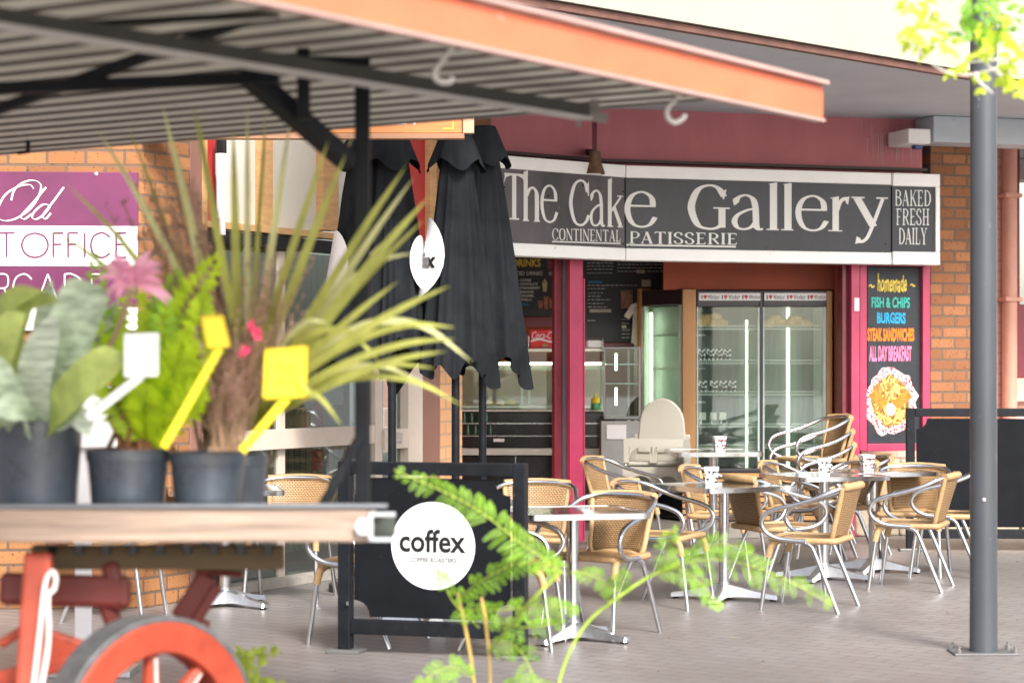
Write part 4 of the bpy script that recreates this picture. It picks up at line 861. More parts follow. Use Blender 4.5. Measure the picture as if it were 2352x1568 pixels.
# ================================================================== cafe furniture
def make_chair():
    t = thing('cafe_chair', '', 'chair')
    half = [(-.03, .232, .428), (.06, .238, .432), (.14, .248, .442), (.205, .262, .475), (.235, .27, .53), (.21, .272, .588), (.14, .272, .622), (.02, .27, .652), (-.1, .262, .69), (-.2, .235, .735), (-.262, .15, .755)]
    path = half + [(-.285, 0, .76)] + [(x, -y, z) for x, y, z in half[::-1]]
    MB().tube(cr_spline(path, 5), .0145, 12).build('arm_hoop', alu, t, smooth=60)
    for s in (-1, 1):
        MB().tube(cr_spline([(.13, s * .2, .425), (.18, s * .212, .405), (.2, s * .218, .36), (.25, s * .235, 0)], 5), .0138, 10).build('leg', alu, t, smooth=60)
        MB().tube(cr_spline([(-.01, s * .225, .42), (-.06, s * .232, .4), (-.095, s * .238, .34), (-.235, s * .25, 0)], 5), .0138, 10).build('leg', alu, t, smooth=60)
        MB().tube(cr_spline([(.15, s * .205, .425), (.185, s * .213, .4), (.2, s * .218, .36), (.207, s * .22, .325)], 4), .021, 10).build('leg_wrap', cane, t, smooth=60)
    MB().grid(lambda a, b: (-.2 + .385 * a, -.205 + .41 * b, .432 - .018 * math.sin(math.pi * a) * math.sin(math.pi * b)), 10, 10, (.385, .41)).build('seat', weave, t, smooth=180, solid=.014)
    loop = cr_spline([(.195, -.17, .432), (.2, 0, .436), (.195, .17, .432), (.17, .207, .432), (0, .213, .43), (-.17, .205, .43), (-.21, .15, .432), (-.215, 0, .435), (-.21, -.15, .432), (-.17, -.205, .43), (0, -.213, .43), (.17, -.207, .432)], 4, True)
    MB().tube(loop, .019, 8, True).build('seat_rim', cane, t, smooth=60)
    def bk(a, b):
        hw = .165 + .04 * b; y = (2 * a - 1) * hw; bow = .045 * (1 - (2 * a - 1) ** 2)
        return (-.175 - .075 * b - bow * (.55 + .5 * b) + .0, y, .44 + .31 * b + .0)
    MB().grid(bk, 12, 10, (.37, .32)).build('backrest', weave, t, smooth=180, solid=.016)
    rim = [Vector(bk(0, 1)), Vector(bk(0, .5)), Vector(bk(0, 0)), Vector(bk(.25, 0)), Vector(bk(.5, 0)), Vector(bk(.75, 0)), Vector(bk(1, 0)), Vector(bk(1, .5)), Vector(bk(1, 1))]
    m_ = MB().tube(cr_spline(rim, 4), .016, 8)
    m_.tube(cr_spline([bk(0, 1.01), bk(.25, 1.03), bk(.5, 1.04), bk(.75, 1.03), bk(1, 1.01)], 5), .024, 10)
    m_.build('back_rim', cane, t, smooth=60)
    return t
chair0 = make_chair()
for m_n in ('cane_wrap', 'cane_weave'):
    n_ = MATS[m_n].node_tree.nodes; l_ = MATS[m_n].node_tree.links; b_ = n_['Principled BSDF']; src_ = b_.inputs['Base Color'].links[0].from_socket
    oi = n_.new('ShaderNodeObjectInfo'); mr_ = n_.new('ShaderNodeMapRange'); mr_.inputs[3].default_value = .78; mr_.inputs[4].default_value = 1.08; l_.new(oi.outputs['Random'], mr_.inputs[0])
    hv = n_.new('ShaderNodeHueSaturation'); l_.new(mr_.outputs[0], hv.inputs['Value']); l_.new(src_, hv.inputs['Color']); l_.new(hv.outputs[0], b_.inputs['Base Color'])
used = []
def place_chair(label, xy, deg, z=0., group='cane and aluminium cafe chairs'):
    c = chair0 if not used else copy_tree(chair0)
    used.append(c); c.location = (xy[0], xy[1], z); c.rotation_euler = (0, 0, R(deg)); c['label'] = label; c['group'] = group
    return c
CH = [
 ('cane chair facing left, nearest to the grey pole in front of the tables', G(1862, 1396), 157),
 ('cane chair facing left, half hidden behind the grey pole', G(2094, 1350), 160),
 ('cane chair facing left behind the grey pole, nearest the right black barrier', G(2178, 1320), 164),
 ('cane chair facing the street, standing against the right black barrier', (2.85, 15.55), 252),
 ('cane chair facing right, standing just left of the round-holder table with cross base', (.94, 13.55), 335),
 ('cane chair facing right, pulled up to the far left of the middle tables', (1.50, 15.4), 338),
 ('cane chair facing right behind the middle tables, below the fridge doors', (2.14, 16.1), 338),
 ('shaded cane chair facing right beside the magenta door post', (.86, 16.9), 336),
 ('cane chair seen from behind, pushed in right of the middle table column', (1.72, 14.3), 22),
 ('cane chair facing the camera at the right end of the near table', (.49, 12.12), 236),
 ('cane chair facing right, half hidden by the barrier at the near table', (.0, 11.6), 350),
 ('cane chair showing its curved top behind the barrier notch', (.12, 13.35), 262),
 ('cane chair facing left behind the left end of the white circle barrier', (-.77, 11.77), 158),
 ('cane chair facing the street behind the flower pots, beside the glass door', (-1.42, 13.9), 262),
 ('cane chair behind the cart, legs showing before the brick wall', (-2.35, 12.85), 352),
 ('shaded cane chair facing left at the right of the chair stack', (2.72, 17.35), 186),
 ('cane chair facing left between the chair stack and the right tables', (2.42, 16.35), 200),
]
for lb, xy, dg_ in CH: place_chair(lb, xy, dg_)
names = ['bottom', 'second from the bottom', 'third from the bottom', 'topmost']
for i in range(4):
    place_chair('cane chair in the stack before the fridge, %s of the four' % names[i], (2.36 - .012 * i, 16.95 + .006 * i), 196, .105 * i + .01, 'stacked cane chairs')

def make_table():
    t = thing('cafe_table', '', 'table')
    def rr(w_, r, n=5):
        pts = []
        for cx, cy, a0 in ((w_ - r, w_ - r, 0), (-w_ + r, w_ - r, 90), (-w_ + r, -w_ + r, 180), (w_ - r, -w_ + r, 270)):
            for i in range(n + 1): a_ = R(a0 + 90 * i / n); pts.append((cx + r * math.cos(a_), cy + r * math.sin(a_)))
        return pts
    MB().prismz(rr(.335, .05), .705, .728).build('tabletop', mat('steel_tabletop', (.40, .4, .41), .1, 1., .1, 9), t, smooth=30)
    outer = rr(.35, .06); inner = rr(.334, .05); n_ = len(outer); vs = [(x, y, z) for z in (.7, .731) for x, y in outer] + [(x, y, z) for z in (.7, .731) for x, y in inner]
    fs = []
    for i in range(n_):
        j = (i + 1) % n_; fs += [(i, j, n_ + j, n_ + i), (2 * n_ + i, 3 * n_ + i, 3 * n_ + j, 2 * n_ + j), (n_ + i, n_ + j, 3 * n_ + j, 3 * n_ + i), (i, 2 * n_ + i, 2 * n_ + j, j)]
    MB().add(vs, fs).build('rim', alu, t, smooth=30)
    MB().lathe([(.0, .06), (.055, .06), (.036, .1), (.034, .12), (.034, .69), (.09, .7), (0, .7)], 20).build('column', alu, t, smooth=40)
    for a_ in range(4):
        ca, sa = math.cos(R(90 * a_ + 45)), math.sin(R(90 * a_ + 45))
        secs = [(.03, .05, .02, .1), (.1, .04, .025, .085), (.25, .034, .02, .05), (.335, .04, .012, .04), (.345, .03, .012, .03)]
        vs = []
        for r_, hw, z0, z1 in secs:
            for y, z in ((-hw, z0), (hw, z0), (hw * .7, z1), (-hw * .7, z1)): vs.append((ca * r_ - sa * y, sa * r_ + ca * y, z))
        fs = [(4 * i + k_, 4 * i + (k_ + 1) % 4, 4 * i + 4 + (k_ + 1) % 4, 4 * i + 4 + k_) for i in range(4) for k_ in range(4)] + [(0, 1, 2, 3), (16, 17, 18, 19)]
        f_ = MB().add(vs, fs).build('base_foot', alu_dull, t, smooth=40)
        MB().lathe([(0, 0), (.018, 0), (.02, .012), (0, .012)], 10, (ca * .315, sa * .315, 0)).build('glide', dark, f_)
    return t
table0 = make_table(); tused = []
def place_table(label, xy, deg, sz=1.):
    t = table0 if not tused else copy_tree(table0)
    tused.append(t); t.location = (xy[0], xy[1], 0); t.rotation_euler = (0, 0, R(deg)); t.scale = (1, 1, sz); t['label'] = label; t['group'] = 'square aluminium cafe tables'
    return t
T1 = (.33, 11.85); T2 = tuple(G(1662, 1376).xy); T4 = tuple(G(1891, 1330).xy); T3 = tuple(G(2005, 1312).xy)
place_table('square metal table nearest the white circle barrier, cut off by it', T1, 14, .965)
place_table('square metal table in the middle with one patterned holder', T2, 28)
place_table('square metal table with its black and white holder, left of two pushed together', T4, 20)
place_table('square metal table with the red sided holder, right of two pushed together', T3, 20)
place_table('tall square metal table right in front of the fridges', (1.58, 17.1), 3, 1.12)
place_table('metal table behind the cart, only its base showing', (-1.78, 13.5), 10)
place_table('metal table hidden behind the white circle barrier', (-.42, 12.45), 25)

def holder(label, u, Y, z, side):
    h = thing('sugar_holder', label, 'holder', ((u - CU) * Y / F, Y, z), R(random.uniform(-25, 25)), 'patterned holders on the tables')
    def fr_(w0, w1, z0, z1): return MB().add([(-w0, -w0, z0), (w0, -w0, z0), (w0, w0, z0), (-w0, w0, z0), (-w1, -w1, z1), (w1, -w1, z1), (w1, w1, z1), (-w1, w1, z1)], [(3, 2, 1, 0), (0, 1, 5, 4), (1, 2, 6, 5), (2, 3, 7, 6), (3, 0, 4, 7)])
    fr_(.036, .042, 0, .09).build('cup', side, h, solid=.003)
    fr_(.043, .046, .09, .112).build('lid_rim', wvinyl, h, solid=.003)
    MB().box(-.03, .03, -.025, .03, .02, .1).build('sachets', wvinyl, h, bevel=.004)
    return h
bw = speckmat('black_white_sachet', (.03, .03, .03), (.75, .75, .73), 75, .35); rw = speckmat('brown_red_sachet', (.10, .015, .015), (.66, .64, .62), 75, .38)
holder('black and white patterned holder on the middle table', 1634, T2[1], .731, bw)
holder('black and white patterned holder on the left of the joined tables', 1893, T4[1], .731, bw)
holder('red and white patterned holder on the right of the joined tables', 1990, T3[1] + .03, .731, rw)
holder('red and white patterned holder on the tall table before the fridges', 1652, 17.05, .819, rw)

# ---- closed parasols
fabric = mat('black_canvas', (.013, .0145, .017), .9, 0, .5, 3, spec=.1, bump=.15, bscale=220)
def make_umbrella(label, base_u, Y, top_v, hem_v, rmax, tw, seed, lean=0., logo=None):
    x = (base_u - CU) * Y / F; t = thing('parasol', label, 'parasol', (x, Y, 0), 0, 'closed black parasols')
    zt = HC - (top_v - HOR) * Y / F; zh = HC - (hem_v - HOR) * Y / F
    MB().lathe([(.02, 0), (.026, 0.03), (.026, zt - .05)], 14).build('pole', black_metal, t, smooth=50)
    MB().lathe([(0, 0), (.24, 0), (.24, .05), (.06, .07), (.04, .2), (.035, .2)], 28).build('base', mat('cast_base', (.05, .05, .055), .6), t, smooth=40)
    random.seed(seed); ph = random.uniform(0, 6)
    NA, NZ = 128, 48; H_ = zt - zh
    def rad(th, b):      # b: 0 top .. 1 hem
        base = .07 + (rmax - .07) * b ** .85
        fr_ = lambda k_, p_: 1 - 2 * abs(math.sin(k_ * th / 2 + p_)) ** .7
        fold = fr_(7, ph + .7 * b) * .46 + .4 * fr_(12, 2 * ph + 1.1 * b) + .2 * math.cos(3 * th - ph - b)
        return base * (1 + (.07 + .2 * b) * fold)
    def surf(a, b):
        th = 2 * math.pi * a; r = rad(th, b)
        hem = (.05 + .08 * math.sin(th + ph) + .075 * math.sin(3 * th + 2 * ph) + .06 * math.sin(5 * th + ph) + .035 * math.sin(8 * th + 3 * ph)) * max(0, (b - .4) / .6)
        return Vector((r * math.cos(th) + lean * b, r * math.sin(th), zt - H_ * b + hem * H_ * .55))
    m_ = MB()
    for j in range(NZ + 1):
        for i in range(NA): m_.v.append(surf(i / NA, j / NZ))
    for j in range(NZ):
        for i in range(NA): m_.f.append((j * NA + i, j * NA + (i + 1) % NA, (j + 1) * NA + (i + 1) % NA, (j + 1) * NA + i))
    can = m_.build('canopy', fabric, t, smooth=180)
    m_ = MB()
    def cape(a, b):
        th = 2 * math.pi * a; q = math.cos(2 * th + ph) ** 2
        r = .085 + (.085 + .015 * q) * b ** .9; r *= 1 + .07 * math.cos(9 * th + ph) * b
        return Vector((r * math.cos(th), r * math.sin(th), zt + .015 - (.2 + .08 * q) * b))
    for j in range(9):
        for i in range(NA): m_.v.append(cape(i / NA, j / 8))
    for j in range(8):
        for i in range(NA): m_.f.append((j * NA + i, j * NA + (i + 1) % NA, (j + 1) * NA + (i + 1) % NA, (j + 1) * NA + i))
    m_.f.append(tuple(range(NA)))
    m_.build('vent_cape', fabric, t, smooth=180)
    if logo:                # printed white disc lying on the cloth
        a0, b0, ra, rb, word = logo; g_ = MB(); n_ = 26; off_ = .012
        def onc(x_, y_, o_):
            a_ = a0 + x_ * ra; b_ = b0 - y_ * rb; r_h = (.07 + (rmax - .07) * b_ ** .85) * (1 + (.07 + .2 * b_) * .8); p_ = Vector((r_h * math.cos(2 * math.pi * a_) + lean * b_, r_h * math.sin(2 * math.pi * a_), zt - H_ * b_)); dd_ = Vector((p_.x - lean * b_, p_.y, 0)).normalized(); return p_ + dd_ * o_
        o0 = 0; g_.v.append(onc(0, 0, off_))
        for k_ in range(1, 9):
            for i in range(n_): an = 2 * math.pi * i / n_; g_.v.append(onc(k_ / 8 * math.cos(an), k_ / 8 * math.sin(an), off_))
        for i in range(n_): g_.f.append((0, 1 + i, 1 + (i + 1) % n_))
        for k_ in range(7):
            for i in range(n_): g_.f.append((1 + k_ * n_ + i, 1 + (k_ + 1) * n_ + i, 1 + (k_ + 1) * n_ + (i + 1) % n_, 1 + k_ * n_ + (i + 1) % n_))
        lo_ = g_.build('logo_disc', wvinyl, can, smooth=180)
        if word:
            q = MB(); text_mesh(word, (-.75, .75, -.28, .12), q, 0, bold=.04); q2 = MB(); q2.add([onc(v.x, v.z, .018) for v in q.v], q.f); q2.build('lettering', dark, can)
    return t
make_umbrella('closed black parasol farthest left, half behind the cart post', 838, 14.4, 300, 850, .28, 0, 4, 0, (.70 - .135, .56, .12, .14, None))
make_umbrella('closed black parasol second from the left, on a thin black pole', 900, 13.95, 303, 858, .225, 0, 9, .05, (.94, .55, .11, .12, None))
make_umbrella('closed black parasol with a white logo patch on its left side', 1046, 13.9, 302, 850, .245, 0, 15, .0, (.53, .53, .17, .17, 'coffex'))
make_umbrella('closed black parasol farthest right, overlapping the cake shop sign', 1108, 14.5, 296, 850, .27, 0, 23, .02)

# ---- barriers
def barrier(label, p0, p1, zt, logo):
    p0, p1 = Vector(p0), Vector(p1); d = p1 - p0; L_ = d.length; b = thing('cafe_barrier', label, 'barrier', (p0.x, p0.y, 0), math.atan2(d.y, d.x), 'black cafe barriers')
    pw = .068
    for s in (0, L_):
        MB().box(s - pw / 2, s + pw / 2, -.034, .034, .02, zt).build('post', black_metal, b, bevel=.006)
        MB().box(s - .09, s + .09, -.07, .07, .0, .02).build('foot_plate', mat('foot_steel', (.2, .2, .2), .5, .6), b, bevel=.004)
    MB().box(pw / 2 - .0, L_ - pw / 2, -.03, .03, zt - .068, zt - .002).build('rail', black_metal, b, bevel=.005)
    MB().box(pw / 2 - .0, L_ - pw / 2, -.03, .03, .10, .175).build('rail', black_metal, b, bevel=.005)
    x0, x1, z0, z1, r = pw / 2 + .015, L_ - pw / 2 - .02, .19, zt - .085, .085
    pts = []
    for cx, cz, a0 in ((x0, z0, 90), (x1, z0, 180), (x1, z1, 270), (x0, z1, 360)):
        for i in range(9): a_ = R(a0 - 90 * i / 8); pts.append((cx + r * math.cos(a_), cz + r * math.sin(a_)))
    MB().prism(pts, -.006, .006).build('panel', mat('black_canvas_panel', (.008, .009, .012), .7, 0, .25, 6, spec=.1, bump=.1, bscale=200, dirt=((.3, .3, .3), .0, 60)), b)
    MB().box(.02, .03, -.05, -.034, .25, .27).box(L_ - .03, L_ - .02, -.05, -.034, .25, .27).build('bolt', steel, b)
    if logo:
        cx, cz, rx = logo; n_ = 48
        dsc = MB().add([(cx + rx * math.cos(2 * math.pi * i / n_), -.008, cz + rx * math.sin(2 * math.pi * i / n_)) for i in range(n_)], [tuple(range(n_))]).build('logo_disc', mat('white_print', (.80, .80, .80), .5, 0, .02), b)
        t_ = MB(); text_mesh('coffex', (cx - rx * .8, cx + rx * .78, cz - .035, cz + .085), t_, -.0105, bold=.022); t_.build('lettering', dark, dsc)
        t_ = MB(); text_mesh('COFFEE ROASTERS', (cx - rx * .56, cx + rx * .56, cz - .085, cz - .060), t_, -.0105, bold=.03); t_.build('lettering', mat('grey_print', (.14, .14, .15), .6), dsc)
    return b
gL, gR = G(794, 1497), G(1195, 1512)
barrier('black metal barrier with round white logo panel in the foreground', gL, gR, .995, ((G(994, 1505) - gL).length, .565, .226))
barrier('plain black barrier screen at the right edge behind the grey pole', (3.2, 17.5), (4.75, 17.42), 1.145, None)

# ---- street pole
gp = G(2258, 1499)
pole = thing('pole', 'thick dark grey steel pole bolted to the paving at right', 'pole', (gp.x, gp.y, 0))
polem = mat('dark_grey_pole_paint', (.06, .068, .078), .33, 0, .15, 3, stretch=(1, 1, .4), bump=.03, dirt=((.26, .27, .28), .10, 14))
MB().lathe([(.072, .012), (.0705, .3), (.069, 1.2), (.0685, 2.0), (.068, 5.5)], 32).build('shaft', polem, pole, smooth=60)
MB().prismz([(-.17, -.11), (.17, -.11), (.17, .11), (-.17, .11)], 0, .012).build('base_plate', mat('plate_steel', (.14, .14, .145), .5, .4), pole, bevel=.003)
for x, y in ((-.145, -.085), (.145, -.085), (-.145, .085), (.145, .085)):
    MB().lathe([(0, 0), (.014, 0), (.014, .018), (.007, .018), (.007, .035), (0, .035)], 8, (x, y, .012)).build('bolt', steel, pole)
rv = MB().lathe([(0, 0), (.009, 0), (.007, .004), (0, .005)], 12).build('rivet', wvinyl, pole); rv.location = (-.012, -.0705, .8); rv.rotation_euler = (R(90), 0, 0)

# ================================================================== flower cart with awning roof
cart = thing('market_cart', 'timber flower cart with corrugated awning roof and red spoked wheel', 'cart', (-.9, 6.9, 0))
dk = mat('weathered_deck_timber', (.34, .255, .20), .85, 0, .45, 3, stretch=(.5, 1, 12), bump=.5, bscale=14, dirt=((.13, .10, .085), .25, 4))
t = MB(); a = P(-120, 1167, 6.5); b = P(846, 1245, 6.5); t.box(a.x, b.x, 6.5, 6.55, b.z, a.z); t.build('edge_rail', dk, cart, world=True, bevel=.008)
t = MB()
for i in range(6): t.box(a.x, b.x - .02, 6.56 + i * .105, 6.655 + i * .105, .995, 1.02)
t.build('deck', dk, cart, world=True, bevel=.004)
t = MB(); t.box(a.x, b.x + .055, 6.49, 6.56, a.z + .002, a.z + .012); t.build('edge_strip', mat('grey_strip', (.22, .24, .27), .4, .5), cart, world=True, bevel=.002)
brm = mat('bracket_white', (.5, .52, .55), .45, .3)
t = MB()
A_ = P(846, 1180, 6.49); B_ = P(908, 1238, 6.49)
t.bar((A_.x, 6.49, A_.z), (B_.x, 6.49, A_.z), .012).bar((A_.x, 6.49, B_.z), (B_.x, 6.49, B_.z), .012).bar((A_.x + .008, 6.485, B_.z), (A_.x + .008, 6.485, A_.z), .012)
t.lathe([(0, 0), (.03, 0), (.03, .01), (0, .01)], 6); 
for i in range(12): t.v[-1 - i] = Matrix.Rotation(R(90), 4, 'X') @ t.v[-1 - i] + P(836, 1208, 6.485)
for i in range(12, 24): t.v[-1 - i] = Matrix.Rotation(R(90), 4, 'X') @ t.v[-1 - i] + P(836, 1208, 6.485)
t.build('end_bracket', brm, cart, world=True)
t = MB(); t.box(P(900, 1, 6.5).x - .12, P(846, 1, 6.5).x + .075, 6.56, 6.6, B_.z + .006, A_.z - .006); t.build('end_plate', mat('dark_plate', (.05, .06, .05), .5), cart, world=True)
under = mat('brown_under_timber', (.10, .07, .035), .8, 0, .3, 4, stretch=(.4, 1, 4))
p0, p1 = P(70, 1250, 6.75), P(650, 1308, 6.75)
MB().box(p0.x, p1.x, 6.75, 6.81, p1.z, p0.z - .004).build('under_beam', under, cart, world=True, bevel=.006)
t = MB()
for i in range(9):
    q = P(120 + i * 62, 1249, 6.73); MB().box(q.x - .012, q.x + .012, 6.72, 6.748, q.z - .03, q.z).build('clip', dark, cart, world=True)
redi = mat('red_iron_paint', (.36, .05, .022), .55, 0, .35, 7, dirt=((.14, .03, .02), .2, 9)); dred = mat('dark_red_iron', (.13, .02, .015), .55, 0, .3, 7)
t = MB(); t.bar(P(90, 1270, 6.6), P(65, 1640, 6.45), .085, .05); t.build('leg', redi, cart, world=True, bevel=.012)
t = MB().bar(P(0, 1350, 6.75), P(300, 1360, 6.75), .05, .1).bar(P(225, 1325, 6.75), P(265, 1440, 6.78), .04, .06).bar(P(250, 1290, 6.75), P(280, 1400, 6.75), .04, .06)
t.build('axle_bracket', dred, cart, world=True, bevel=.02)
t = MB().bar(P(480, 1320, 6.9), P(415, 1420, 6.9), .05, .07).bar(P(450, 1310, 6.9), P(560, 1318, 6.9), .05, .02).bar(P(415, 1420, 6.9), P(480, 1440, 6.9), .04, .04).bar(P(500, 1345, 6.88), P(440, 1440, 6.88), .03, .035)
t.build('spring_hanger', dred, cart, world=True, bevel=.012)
t = MB().bar(P(0, 1480, 6.7), P(60, 1440, 6.7), .03, .03).bar(P(-10, 1560, 6.72), P(240, 1500, 6.72), .03, .05).bar(P(100, 1480, 6.74), P(260, 1530, 6.74), .04, .1); t.build('axle', redi, cart, world=True, bevel=.01)
# white strap loop on the leg
t = MB().tube(cr_spline([P(75, 1590, 6.42), P(90, 1460, 6.45), P(103, 1345, 6.52), P(118, 1312, 6.53), P(128, 1325, 6.52), P(124, 1352, 6.52), P(110, 1370, 6.5), P(112, 1440, 6.46), P(108, 1500, 6.45), P(92, 1590, 6.42)], 8), .008, 8); t.build('strap', mat('white_strap', (.75, .66, .64), .6), cart, world=True, smooth=60)
# wheel
wc = P(372, 1692, 6.6); wc.z = .367
wrot = Matrix.Translation(wc) @ Matrix.Rotation(R(46), 4, 'Z')     # wheel axis along local -Y
wh = bpy.data.objects.new('wheel', None); C.objects.link(wh); wh.parent = cart; wh.location = wc - cart.location; wh.rotation_euler = (0, 0, R(46))
def ringm(r0, r1, y0, y1, n=64):
    m_ = MB(); vs = []
    for rr_, yy in ((r0, y0), (r1, y0), (r1, y1), (r0, y1)):
        for i in range(n): a_ = 2 * math.pi * i / n; vs.append((rr_ * math.cos(a_), yy, rr_ * math.sin(a_)))
    fs = [(k_ * n + i, k_ * n + (i + 1) % n, ((k_ + 1) % 4) * n + (i + 1) % n, ((k_ + 1) % 4) * n + i) for k_ in range(4) for i in range(n)]
    return m_.add(vs, fs)
ringm(.349, .367, .004, .118).build('tyre', mat('worn_steel_tyre', (.12, .125, .13), .5, .2, .5, 9), wh, smooth=35, bevel=.004)
ringm(.255, .3495, .0, .112).build('rim', mat('orange_red_paint', (.36, .048, .02), .55, 0, .35, 6, dirt=((.14, .03, .02), .2, 9)), wh, smooth=35, bevel=.006)
t = MB()
for i in range(8):
    a_ = R(45 * i + 92); t.tube([(0, .055, 0), (.13 * math.cos(a_), .05, .13 * math.sin(a_)), (.262 * math.cos(a_), .045, .262 * math.sin(a_))], [.024, .03, .022], 10)
t.build('spoke', MATS['orange_red_paint'], wh, smooth=60)
t = MB()
for i in range(8):
    a_ = R(45 * i + 92); t.bar((.06 * math.cos(a_), .022, .06 * math.sin(a_)), (.24 * math.cos(a_), .02, .24 * math.sin(a_)), .008, .004)
t.build('pinstripe', mat('white_stripe', (.75, .68, .66), .6), wh)
t = MB().lathe([(0, -.06), (.05, -.06), (.075, -.02), (.075, .12), (0, .12)], 24)
t.v = [Matrix.Rotation(R(-90), 4, 'X') @ v for v in t.v]; t.build('hub', MATS['orange_red_paint'], wh, smooth=40)
# awning structure
zR = 2.42
d1 = Vector((.558, .83, 0)).normalized(); d2 = Vector((-d1.y, d1.x, 0)); CORN = Vector((.897, 7.43, zR))
rsh = mat('galvanised_roof_sheet', (.66, .66, .59), .6, .0, .12, 3, dirt=((.46, .45, .38), .12, 5))
LN = 4.6; LW = 4.6
m_ = MB(); vs, fs = [], []; prof = []; q = 0.
while q < LN:
    prof += [(q, 0), (q + .125, -.004), (q + .128, .07), (q + .163, .07)]; q += .168
for q, dz in prof:
    for e in (0, LW): vs.append(CORN - d1 * q + d2 * e + Vector((0, 0, dz)))
for i in range(len(prof) - 1): fs.append((2 * i, 2 * i + 1, 2 * i + 3, 2 * i + 2))
m_.add(vs, fs); m_.build('roof_sheet', rsh, cart, world=True, solid=.002)
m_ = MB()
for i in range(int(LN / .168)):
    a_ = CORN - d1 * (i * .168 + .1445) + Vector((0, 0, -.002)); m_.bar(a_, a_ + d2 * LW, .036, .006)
m_.build('roof_strip', mat('dark_brown_strip', (.085, .07, .055), .8, 0, .5, 8), cart, world=True)  # dark brown strips laid across the groove mouths of the roof sheet
orange = mat('orange_fascia_paint', (.74, .17, .08), .42, 0, .12, 3, dirt=((.78, .40, .32), .22, 1.6), stretch=(1, 1, 2))
F0, F1 = CORN + d1 * .30, CORN - d1 * 5
MB().bar(F0 - d2 * .03 + Vector((0, 0, -.003)), F1 - d2 * .03 + Vector((0, 0, -.003)), .014, .115).build('fascia', orange, cart, world=True, bevel=.003)
MB().bar(F0 - d2 * .035 + Vector((0, 0, .066)), F1 - d2 * .035 + Vector((0, 0, .066)), .05, .014).bar(F0 - d2 * .025 + Vector((0, 0, -.066)), F1 - d2 * .025 + Vector((0, 0, -.066)), .04, .01).build('fascia_trim', mat('pale_pink_trim', (.46, .30, .27), .5), cart, world=True)
MB().bar(CORN + Vector((0, 0, .022)) - d1 * .02, CORN + d2 * 4.6 + Vector((0, 0, .022)) - d1 * .02, .04, .05).build('back_rail', black_metal, cart, world=True)
MB().bar(CORN + Vector((0, 0, .026)) + d1 * .02, CORN + d2 * 4.6 + Vector((0, 0, .026)) + d1 * .02, .02, .06).build('back_gutter', mat('grey_gutter', (.30, .29, .27), .5, .3), cart, world=True)
bmm = mat('dark_olive_steel', (.055, .055, .05), .5, 0, .2, 5)
MB().bar(P(-80, 27, 5.0), P(1345, 255, 7.38), .035, .042).build('roof_beam', bmm, cart, world=True, bevel=.003)
MB().bar(P(-80, 45, 5.0) - Vector((0, 0, .004)), P(1345, 270, 7.37) - Vector((0, 0, .004)), .055, .010).build('beam_flange', mat('pale_flange', (.5, .49, .48), .5), cart, world=True)
def steel_bar(n_, a_, b_, w_): return MB().bar(a_, b_, w_).build(n_, black_metal, cart, world=True, bevel=.003)
steel_bar('cross_beam', P(-60, 206, 6.35), P(640, 178, 6.2), .035)
steel_bar('cross_beam', P(-40, 64, 5.9), P(640, 26, 5.7), .03)
steel_bar('roof_brace', P(-40, 265, 6.6), P(605, 32, 5.85), .03)
steel_bar('roof_strut', P(696, 44, 6.35), P(698, 275, 6.35), .036)
steel_bar('post_head', P(700, 138, 6.5), P(848, 141, 6.55), .03)
steel_bar('knee_brace', P(566, 170, 6.2), P(800, 372, 6.66), .055)
pt_ = P(832, 180, 6.7); MB().box(pt_.x - .023, pt_.x + .023, 6.68, 6.725, .96, pt_.z).build('post', black_metal, cart, world=True, bevel=.004)
steel_bar('prop_rod', P(742, 1160, 6.62), P(830, 996, 6.68), .026)
t = MB().bar(P(1325, 262, 7.4), P(1395, 272, 7.4), .05, .03).bar(P(1330, 248, 7.4), P(1328, 290, 7.4), .018).bar(P(1365, 230, 7.42), P(1366, 275, 7.42), .03); t.build('beam_clamp', mat('clamp_grey', (.28, .26, .24), .5, .4), cart, world=True)
t = MB().bar(P(65, 322, 8.4), P(64, 352, 8.4), .014).bar(P(40, 352, 8.4), P(64, 349, 8.4), .012); t.build('roof_bracket', black_metal, cart, world=True)
def hook(label, pts, Y):
    o = MB().tube(cr_spline([P(u, v, Y) for u, v in pts], 8), .0085, 8).build('hanging_hook', mat('white_hook', (.62, .62, .58), .5), smooth=60)
    return tag(o, label, 'hook', 'white hooks under the awning')
hook('white hook under the orange fascia, left of the cake sign', [(1042, 105), (1020, 135), (1002, 160), (998, 176), (1012, 188), (1032, 188), (1040, 178)], 6.05)
hook('white hook under the orange fascia, before the plum wall', [(1566, 212), (1545, 235), (1532, 252), (1534, 272), (1550, 282), (1566, 274), (1574, 263)], 7.0)

# ---- pots
potm = mat('black_plastic_pot', (.060, .074, .095), .28, 0, .5, 4, bump=.04, spec=.7, dirt=((.3, .28, .25), .03, 14))
soil = mat('dark_soil', (.05, .035, .025), .95, 0, .5, 40, bump=.6)
def pot(label, u0, u1, rim_v, Y, zb=1.02):
    cx = ((u0 + u1) / 2 - CU) * Y / F; r = (u1 - u0) / 2 * Y / F; zt = HC - (rim_v - HOR) * Y / F; h = zt - zb
    t = thing('plant_pot', label, 'plant pot', (cx, Y, zb), 0, 'black plastic pots on the cart')
    MB().lathe([(0, 0), (r * .82, 0), (r * .84, .01), (r * .965, h - .035), (r, h - .034), (r, h), (r * .95, h), (r * .93, h - .03), (r * .8, .02)], 40).build('body', potm, t, smooth=40)
    MB().lathe([(0, h - .022), (r * .93, h - .026)], 30).build('soil', soil, t)
    return t, Vector((cx, Y, zt)), r
pot1, c1, r1 = pot('tall black pot holding the silvery bromeliad', -22, 190, 966, 6.68)
pot2, c2, r2 = pot('black pot holding the lime green fern, second from the left', 198, 389, 1030, 6.7)
